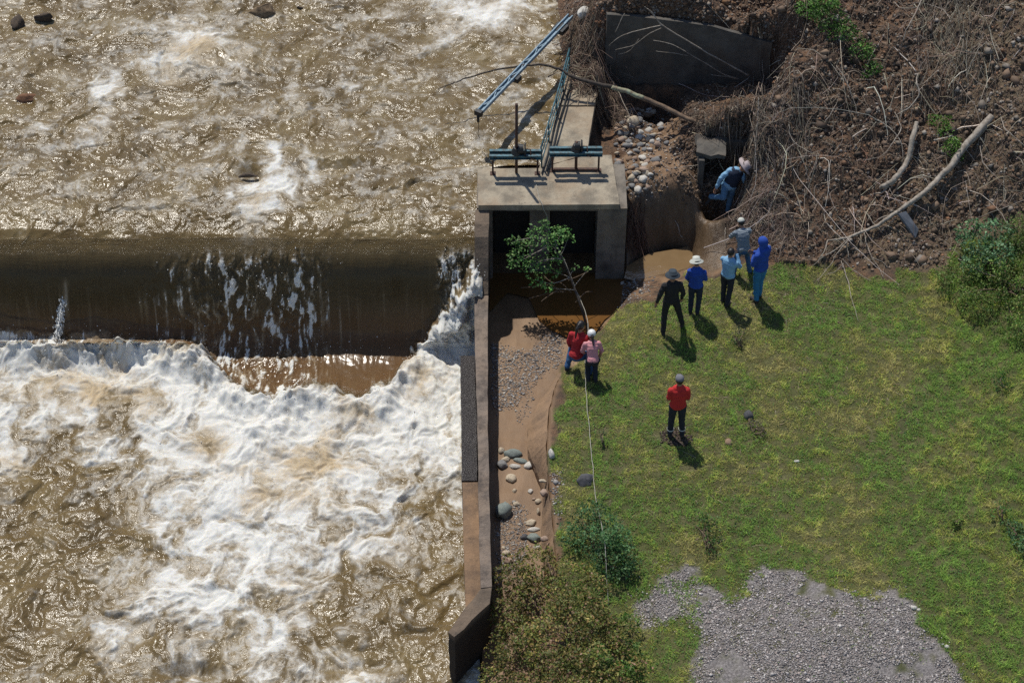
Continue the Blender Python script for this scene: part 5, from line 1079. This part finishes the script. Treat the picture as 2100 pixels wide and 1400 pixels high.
CL = dict(black=m_cloth('black_cloth', (.012, .012, .014)), navy=m_cloth('navy_cloth', (.012, .02, .045)), blue=m_cloth('royal_blue', (.012, .06, .34)), turq=m_cloth('turquoise_cloth', (.02, .17, .36)), lblue=m_cloth('light_blue_shirt', (.22, .42, .62)),
    jeans=m_cloth('denim', (.035, .10, .22)), jeansl=m_cloth('light_denim', (.09, .2, .33)), red=m_cloth('red_shirt', (.5, .022, .02)), dred=m_cloth('red_jersey', (.36, .012, .018)), pink=m_cloth('pink_shirt', (.62, .27, .29)),
    greyhat=m_cloth('grey_cap', (.16, .16, .18)), whitehat=m_cloth('white_hat', (.55, .56, .5)), lilac=m_cloth('pale_hat', (.42, .36, .37)), slate=m_cloth('slate_hat', (.03, .045, .06)), shoe=m_cloth('shoes', (.03, .025, .022)), white=m_plain('white_shell', (.72, .72, .7), .3, .1, 4, .001), strip=m_plain('reflective_band', (.62, .62, .6), .4, .1, 10, .001), dnavy=m_cloth('dark_trousers', (.014, .016, .028)))
_t = NT('plaid'); _c = _t.pos(); _w1 = _t.n('ShaderNodeTexWave', Scale=14.0); _w2 = _t.n('ShaderNodeTexWave', Scale=14.0); _w2.bands_direction = 'Z'; _t.set(_w1.inputs[0], _c); _t.set(_w2.inputs[0], _c)
CL['plaid'] = _t.fin(_t.mix(_t.sm(_t.math('ADD', _w1.outputs['Fac'], _w2.outputs['Fac']), .7, 1.3), (.05, .08, .12), (.3, .34, .37)), .85)
DEF = dict(pel=(0, 0, .93), che=(0, .01, 1.27), nk=(0, .005, 1.46), hd=(0, .035, 1.6), shL=(-.165, 0, 1.36), elL=(-.22, -.02, 1.1), wrL=(-.23, .05, .9), shR=(.165, 0, 1.36), elR=(.22, -.02, 1.1), wrR=(.23, .05, .9),
           hipL=(-.09, 0, .9), knL=(-.105, .02, .5), anL=(-.12, -.02, .09), hipR=(.09, 0, .9), knR=(.105, .02, .5), anR=(.12, -.02, .09), toeL=(-.02, 1, 0), toeR=(.02, 1, 0), look=(0, 1, -.15))
def person(label, foot, rz, pose, top, low, hat=None, hatm=None, hair='short', sleeve='long', scale=1.0, extra=None, female=False, shoe='shoe', vest=None, group=None, hood=False):
    P = {k: Vector(v) for k, v in {**DEF, **pose}.items()}
    t = thing('person', label, 'person', foot, rz, group); t.scale = (scale,) * 3
    up = (P['nk'] - P['pel']).normalized(); rt = (P['shR'] - P['shL']).normalized(); fw = up.cross(rt).normalized()
    if fw.dot(Vector((0, 1, 0))) < -.99: fw = -fw
    fw = -rt.cross(up).normalized() if rt.cross(up).dot(fw) < 0 else fw
    fw = rt.cross(up) * -1; fw = -fw if False else up.cross(rt)
    fwd = fw.normalized()
    rt2 = (P['hipR'] - P['hipL']).normalized()
    Mt = Matrix((rt, fwd, up)).transposed()
    lk = P['look'].normalized(); hu = (Vector((0, 0, 1)) - lk * lk.z).normalized(); hu = (hu + (P['hd'] - P['nk']).normalized()).normalized(); lk = (lk - hu * lk.dot(hu)).normalized(); hr = lk.cross(hu)
    Mh = Matrix((hr, lk, hu)).transposed(); H = P['hd']
    h = lambda x, y, z: H + Mh @ Vector((x, y, z))
    # body: one continuous skin, head to feet, with hands
    bm = bmesh.new()
    ellip(bm, h(0, .005, .02), .076, .094, .098, Mh); ellip(bm, h(0, .035, -.045), .058, .062, .065, Mh); capsule(bm, h(0, .096, .005), h(0, .112, -.022), .010, .016)
    for s in (-1, 1): ellip(bm, h(s * .078, -.005, -.01), .012, .02, .032, Mh); capsule(bm, h(s * .03, .082, .028), h(s * .012, .088, .03), .012, .010)
    capsule(bm, h(-.02, .088, -.055), h(.02, .088, -.055), .009, .009)
    capsule(bm, P['nk'] - up * .06, H - hu * .04, .056, .052)
    ellip(bm, P['che'], .15, .095, .19, Mt); ellip(bm, P['pel'] + up * .04, .145, .1, .15, Mt); capsule(bm, P['pel'], P['che'], .11, .12, side=rt, sq=.8)
    for s, S in ((-1, 'L'), (1, 'R')):
        capsule(bm, P['nk'] - up * .05, P['sh' + S], .05, .05); capsule(bm, P['sh' + S], P['el' + S], .05, .038); capsule(bm, P['el' + S], P['wr' + S], .038, .026)
        capsule(bm, P['hip' + S], P['kn' + S], .078, .055); capsule(bm, P['kn' + S], P['an' + S], .054, .036)
        hd_ = (P['wr' + S] - P['el' + S]).normalized(); sd = hd_.cross(fwd); sd = sd.normalized() if sd.length > .1 else rt; pl = hd_.cross(sd).normalized()
        w = P['wr' + S]; capsule(bm, w, w + hd_ * .075, .026, .036, sq=.5, side=sd)
        for k, ln in enumerate((.062, .075, .07, .055)):
            b = w + hd_ * .085 + sd * (.03 - .02 * k); m1 = b + hd_ * ln * .55 + pl * .012; capsule(bm, b, m1, .0095, .009, 8); capsule(bm, m1, m1 + (hd_ * .6 + pl * .8).normalized() * ln * .5, .009, .0075, 8)
        b = w + hd_ * .03 + sd * .035; m1 = b + (hd_ + sd * .8 + pl * .3).normalized() * .038; capsule(bm, b, m1, .012, .010, 8); capsule(bm, m1, m1 + (hd_ + pl * .5).normalized() * .03, .010, .008, 8)
        toe = P['toe' + S].normalized(); capsule(bm, P['an' + S] - Vector((0, 0, .045)), P['an' + S] + toe * .13 - Vector((0, 0, .055)), .036, .03)
    fuse(bm, 'body', m_skin, t, .0085, 2)
    # top
    bm = bmesh.new(); g = .016
    ellip(bm, P['che'] + up * .01, .185 if not female else .162, .132, .21, Mt); k_ = .86 if female else 1.0; capsule(bm, P['pel'] + up * .02, P['che'], .155 * k_, .165 * k_, side=rt, sq=.8); ellip(bm, P['pel'] + up * .02, .18 * k_, .135, .12, Mt)
    capsule(bm, P['shL'] + rt * .02, P['nk'] - up * .09, .06, .075); capsule(bm, P['shR'] - rt * .02, P['nk'] - up * .09, .06, .075); capsule(bm, P['nk'] - up * .08, P['nk'] - up * .01, .08, .064)
    for S in 'LR':
        capsule(bm, P['sh' + S], P['el' + S] if sleeve == 'long' else P['sh' + S] * .25 + P['el' + S] * .75, .066, .058)
        if sleeve == 'long': capsule(bm, P['el' + S], P['wr' + S], .054, .038)
    if sleeve == 'short':
        pass
    if hood: ellip(bm, P['nk'] - fwd * .08 - up * .02, .1, .08, .09, Mt)
    fuse(bm, 'jacket' if sleeve == 'long' and top in ('black', 'blue', 'turq') else 'shirt', CL[top], t, .012, 3, .009, len(label))
    if vest:
        bm = bmesh.new(); ellip(bm, P['che'], .195, .146, .215, Mt); capsule(bm, P['pel'] + up * .06, P['che'], .165, .175, side=rt, sq=.83); capsule(bm, P['shL'] + rt * .05, P['shR'] - rt * .05, .072, .072)
        fuse(bm, 'vest', CL[vest], t, .013, 3, .006)
    # trousers
    bm = bmesh.new(); ellip(bm, P['pel'] - up * .01, .152, .118, .13, Mt)
    for S in 'LR':
        capsule(bm, P['hip' + S], P['kn' + S], .094, .07); capsule(bm, P['kn' + S], P['an' + S] + Vector((0, 0, .02)), .07, .058); capsule(bm, P['pel'], P['hip' + S], .1, .095)
    fuse(bm, 'trousers', CL[low], t, .012, 3, .008, 3)
    for S in 'LR':
        bm = bmesh.new(); toe = P['toe' + S].normalized(); a = P['an' + S]; capsule(bm, a - toe * .03 - Vector((0, 0, .04)), a + toe * .14 - Vector((0, 0, .052)), .046, .038, side=(0, 0, 1)); capsule(bm, a - Vector((0, 0, .03)), a + Vector((0, 0, .01)), .045, .045)
        fuse(bm, 'shoe', CL[shoe], t, .012, 2)
    # hair, hats
    if not hood:
        bm = bmesh.new(); ellip(bm, h(0, -.012, .03), .084, .098, .1, Mh)
        if hair == 'ponytail':
            capsule(bm, h(0, -.09, .05), h(0, -.13, -.02), .03, .035); capsule(bm, h(0, -.13, -.02), h(.01, -.13, -.22), .034, .016)
        # cut the face free
        geom = bm.verts[:] + bm.edges[:] + bm.faces[:]
        fuse_bm = bm
        hr_o = fuse(fuse_bm, 'hair', m_hair, t, .01, 1)
        me = hr_o.data; b2 = bmesh.new(); b2.from_mesh(me); b2.transform(Matrix.Identity(4))
        dl = [v for v in b2.verts if (v.co - H).dot(lk) > .045 and (v.co - H).dot(hu) < .05 or ((v.co - H).dot(hu) < -.045 and (v.co - H).dot(lk) > -.05)]
        bmesh.ops.delete(b2, geom=dl, context='VERTS'); b2.to_mesh(me); b2.free()
    def disc(cz, r0, r1, z0, z1, mat, nm, parent, n=32, sy=1.15, wave=0.0, off=0.0):
        V = []; prof = [(r0 * .02, z0 + .0), (r0 * .6, z0), (r0, z0 - .015), (r0 * 1.02, z1), (r1, z1 - .012), (r1, z1 - .02), (r0 * .98, z1 - .008)]
        for r, z in prof:
            for k in range(n):
                a = k * 2 * math.pi / n; wv = wave * math.cos(2 * a) * (r > r0 * 1.1); V.append(tuple(h(math.cos(a) * r, math.sin(a) * r * sy + off, z + wv)))
        Fq = [(i * n + k, i * n + (k + 1) % n, (i + 1) * n + (k + 1) % n, (i + 1) * n + k) for i in range(len(prof) - 1) for k in range(n)]
        return npmesh(nm, np.array(V), np.array(Fq), mat, parent, smooth=True, world=False)
    if hat == 'brim': disc(0, .086, .19, .15, .045, hatm, 'hat', t, wave=.012)
    if hat == 'sunhat': disc(0, .088, .165, .145, .035, hatm, 'hat', t, wave=-.006)
    if hat in ('cap', 'helmet'):
        bm = bmesh.new(); s_ = 1.0 if hat == 'cap' else 1.18; ellip(bm, h(0, -.005, .055), .09 * s_, .104 * s_, .088 * s_, Mh)
        if hat == 'cap': capsule(bm, h(-.03, .09, .05), h(.03, .09, .05), .03, .03, sq=.35, side=lk); capsule(bm, h(-.025, .14, .04), h(.025, .14, .04), .03, .03, sq=.3, side=lk)
        else: ellip(bm, h(0, .01, .02), .112, .132, .018, Mh)
        fuse(bm, hat, hatm, t, .009, 2)
    if hood:
        bm = bmesh.new(); ellip(bm, h(0, -.015, .02), .1, .115, .12, Mh); capsule(bm, h(0, -.03, -.04), P['nk'] - up * .04, .085, .09)
        ho = fuse(bm, 'hood', CL[top], t, .011, 2); b2 = bmesh.new(); b2.from_mesh(ho.data)
        bmesh.ops.delete(b2, geom=[v for v in b2.verts if (v.co - H).dot(lk) > .062 and abs((v.co - H).dot(hu)) < .09], context='VERTS'); b2.to_mesh(ho.data); b2.free()
    if extra: extra(t, P, h, Mh)
    return t
def gf(px, py, z=None):
    p = g1(px, py) if z is None else W(px, py, z); return (float(p[0]), float(p[1]), float(p[2]) + .0)
def bands(t, P, h, Mh):
    for S in 'LR':
        a = P['an' + S] * .72 + P['kn' + S] * .28; b = P['an' + S] * .64 + P['kn' + S] * .36; bm = bmesh.new(); capsule(bm, a, b, .072, .074, 20)
        bmesh.ops.delete(bm, geom=[v for v in bm.verts if not (min(a.z, b.z) - .006 <= v.co.z <= max(a.z, b.z) + .006)], context='VERTS')
        me = bpy.data.meshes.new('reflective_band'); bm.to_mesh(me); bm.free(); o = link('reflective_band', me, CL['strip'], t, False); 
        so = o.modifiers.new('s', 'SOLIDIFY'); so.thickness = .004
SC = 0
person('man in red short sleeved shirt and grey cap standing alone on the open lawn', gf(1385, 893), .05, dict(elL=(-.2, .0, 1.09), wrL=(-.08, .2, 1.08), elR=(.2, .0, 1.09), wrR=(.08, .21, 1.1), anL=(-.12, -.02, .09), anR=(.13, -.03, .09), look=(0, 1, -.1)), 'red', 'dnavy', 'cap', CL['greyhat'], sleeve='short', extra=bands, scale=.95)
person('man all in black with a dark brimmed hat, standing with legs apart', gf(1372, 676), .12, dict(shL=(-.17, 0, 1.37), shR=(.17, 0, 1.37), elL=(-.27, -.03, 1.11), wrL=(-.31, .02, .87), elR=(.25, -.02, 1.1), wrR=(.25, .08, .87), hipL=(-.09, 0, .9), knL=(-.13, .0, .5), anL=(-.16, -.14, .09), knR=(.2, .04, .5), anR=(.3, .06, .09), toeR=(.3, 1, 0), look=(.0, 1, -.3)), 'black', 'black', 'sunhat', CL['slate'], scale=.93)
person('man in a royal blue jacket and round white hat, next to the man in black', gf(1422, 642), -.12, dict(elL=(-.21, .04, 1.1), wrL=(-.18, .14, .95), elR=(.21, .05, 1.1), wrR=(.12, .22, 1.08), hd=(-.03, .08, 1.58), nk=(-.01, .03, 1.45), look=(-.3, 1, -.45), anL=(-.08, 0, .09), knL=(-.08, .02, .5), anR=(.09, -.03, .09)), 'blue', 'navy', 'sunhat', CL['whitehat'], scale=.87)
person('bareheaded man in light blue shirt raising both hands to his face', gf(1487, 622), -.55, dict(elL=(-.19, .16, 1.16), wrL=(-.06, .26, 1.36), elR=(.2, .17, 1.16), wrR=(.06, .27, 1.38), look=(0, 1, -.25), anL=(-.08, .03, .09), knL=(-.09, .04, .5), knR=(.09, 0, .5), anR=(.09, -.08, .09)), 'lblue', 'dnavy', scale=.88)
person('man in grey plaid shirt and pale cap leaning forward behind the others', gf(1518, 562), .25, dict(pel=(0, -.06, .9), che=(0, .1, 1.2), nk=(0, .2, 1.36), hd=(0, .28, 1.48), shL=(-.18, .15, 1.31), shR=(.18, .15, 1.31), elL=(-.24, .28, 1.08), wrL=(-.16, .42, .95), elR=(.25, .3, 1.1), wrR=(.2, .48, 1.05), hipL=(-.09, -.05, .87), hipR=(.09, -.05, .87), knR=(.18, .12, .52), anR=(.22, -.06, .09), knL=(-.12, .08, .5), anL=(-.16, .02, .09), look=(.1, 1, -.8)), 'plaid', 'jeans', 'cap', CL['whitehat'], scale=.84)
person('person in bright blue hooded top and turquoise trousers standing with folded arms', gf(1553, 615), .75, dict(elL=(-.21, .05, 1.11), wrL=(-.02, .21, 1.12), elR=(.21, .05, 1.11), wrR=(.02, .23, 1.19), anL=(-.07, -.03, .09), knL=(-.07, .02, .5), anR=(.08, .03, .09), knR=(.08, .04, .5), look=(0, 1, -.3)), 'blue', 'turq', hood=True, scale=1.0)
def cuff(t, P, h, Mh): pass
person('stooping person in navy vest, light blue sleeves and pale hat at the culvert mouth', gf(1490, 440), .0, dict(pel=(0, 0, .86), che=(.08, .03, 1.1), nk=(.18, .05, 1.24), hd=(.29, .05, 1.33), shL=(.0, .04, 1.25), shR=(.27, .06, 1.08), elL=(-.2, -.02, 1.06), wrL=(-.28, -.04, .82), elR=(.36, .04, .86), wrR=(.38, .04, .64), hipL=(-.09, 0, .86), hipR=(.07, 0, .84), knL=(-.12, -.16, .64), anL=(-.38, .0, .5), knR=(.05, .02, .46), anR=(.02, 0, .09), toeL=(-.6, -.6, -.3), look=(.45, -.1, -.55)), 'lblue', 'jeansl', 'brim', CL['lilac'], vest='navy', scale=1.0)
person('woman in red long sleeved jersey and jeans with a ponytail at the channel edge', gf(1184, 764, None), -.35, dict(pel=(0, -.1, .6), che=(0, .02, .9), nk=(0, .07, 1.07), hd=(.0, .12, 1.21), shL=(-.15, .03, 1.02), shR=(.15, .03, 1.02), elL=(-.2, .02, .78), wrL=(-.2, .12, .58), elR=(.2, .06, .78), wrR=(.14, .2, .66), hipL=(-.09, -.08, .58), hipR=(.09, -.08, .58), knL=(-.2, .22, .46), anL=(-.22, .0, .09), knR=(.24, .2, .48), anR=(.26, -.02, .09), look=(.3, 1, -.5)), 'dred', 'jeans', hair='ponytail', female=True, scale=1.0)
person('woman in pink shirt and white helmet bending forward beside the woman in red', gf(1213, 778), .1, dict(pel=(0, -.1, .78), che=(0, .06, 1.04), nk=(0, .16, 1.18), hd=(0, .24, 1.29), shL=(-.16, .11, 1.14), shR=(.16, .11, 1.14), elL=(-.24, .1, .92), wrL=(-.18, .2, .74), elR=(.24, .08, .92), wrR=(.22, .16, .72), hipL=(-.09, -.08, .76), hipR=(.09, -.08, .76), knL=(-.09, .1, .44), anL=(-.09, -.04, .09), knR=(.09, .08, .44), anR=(.09, -.08, .09), look=(0, 1, -.7)), 'pink', 'dnavy', 'helmet', CL['white'], hair='ponytail', female=True, scale=.82)
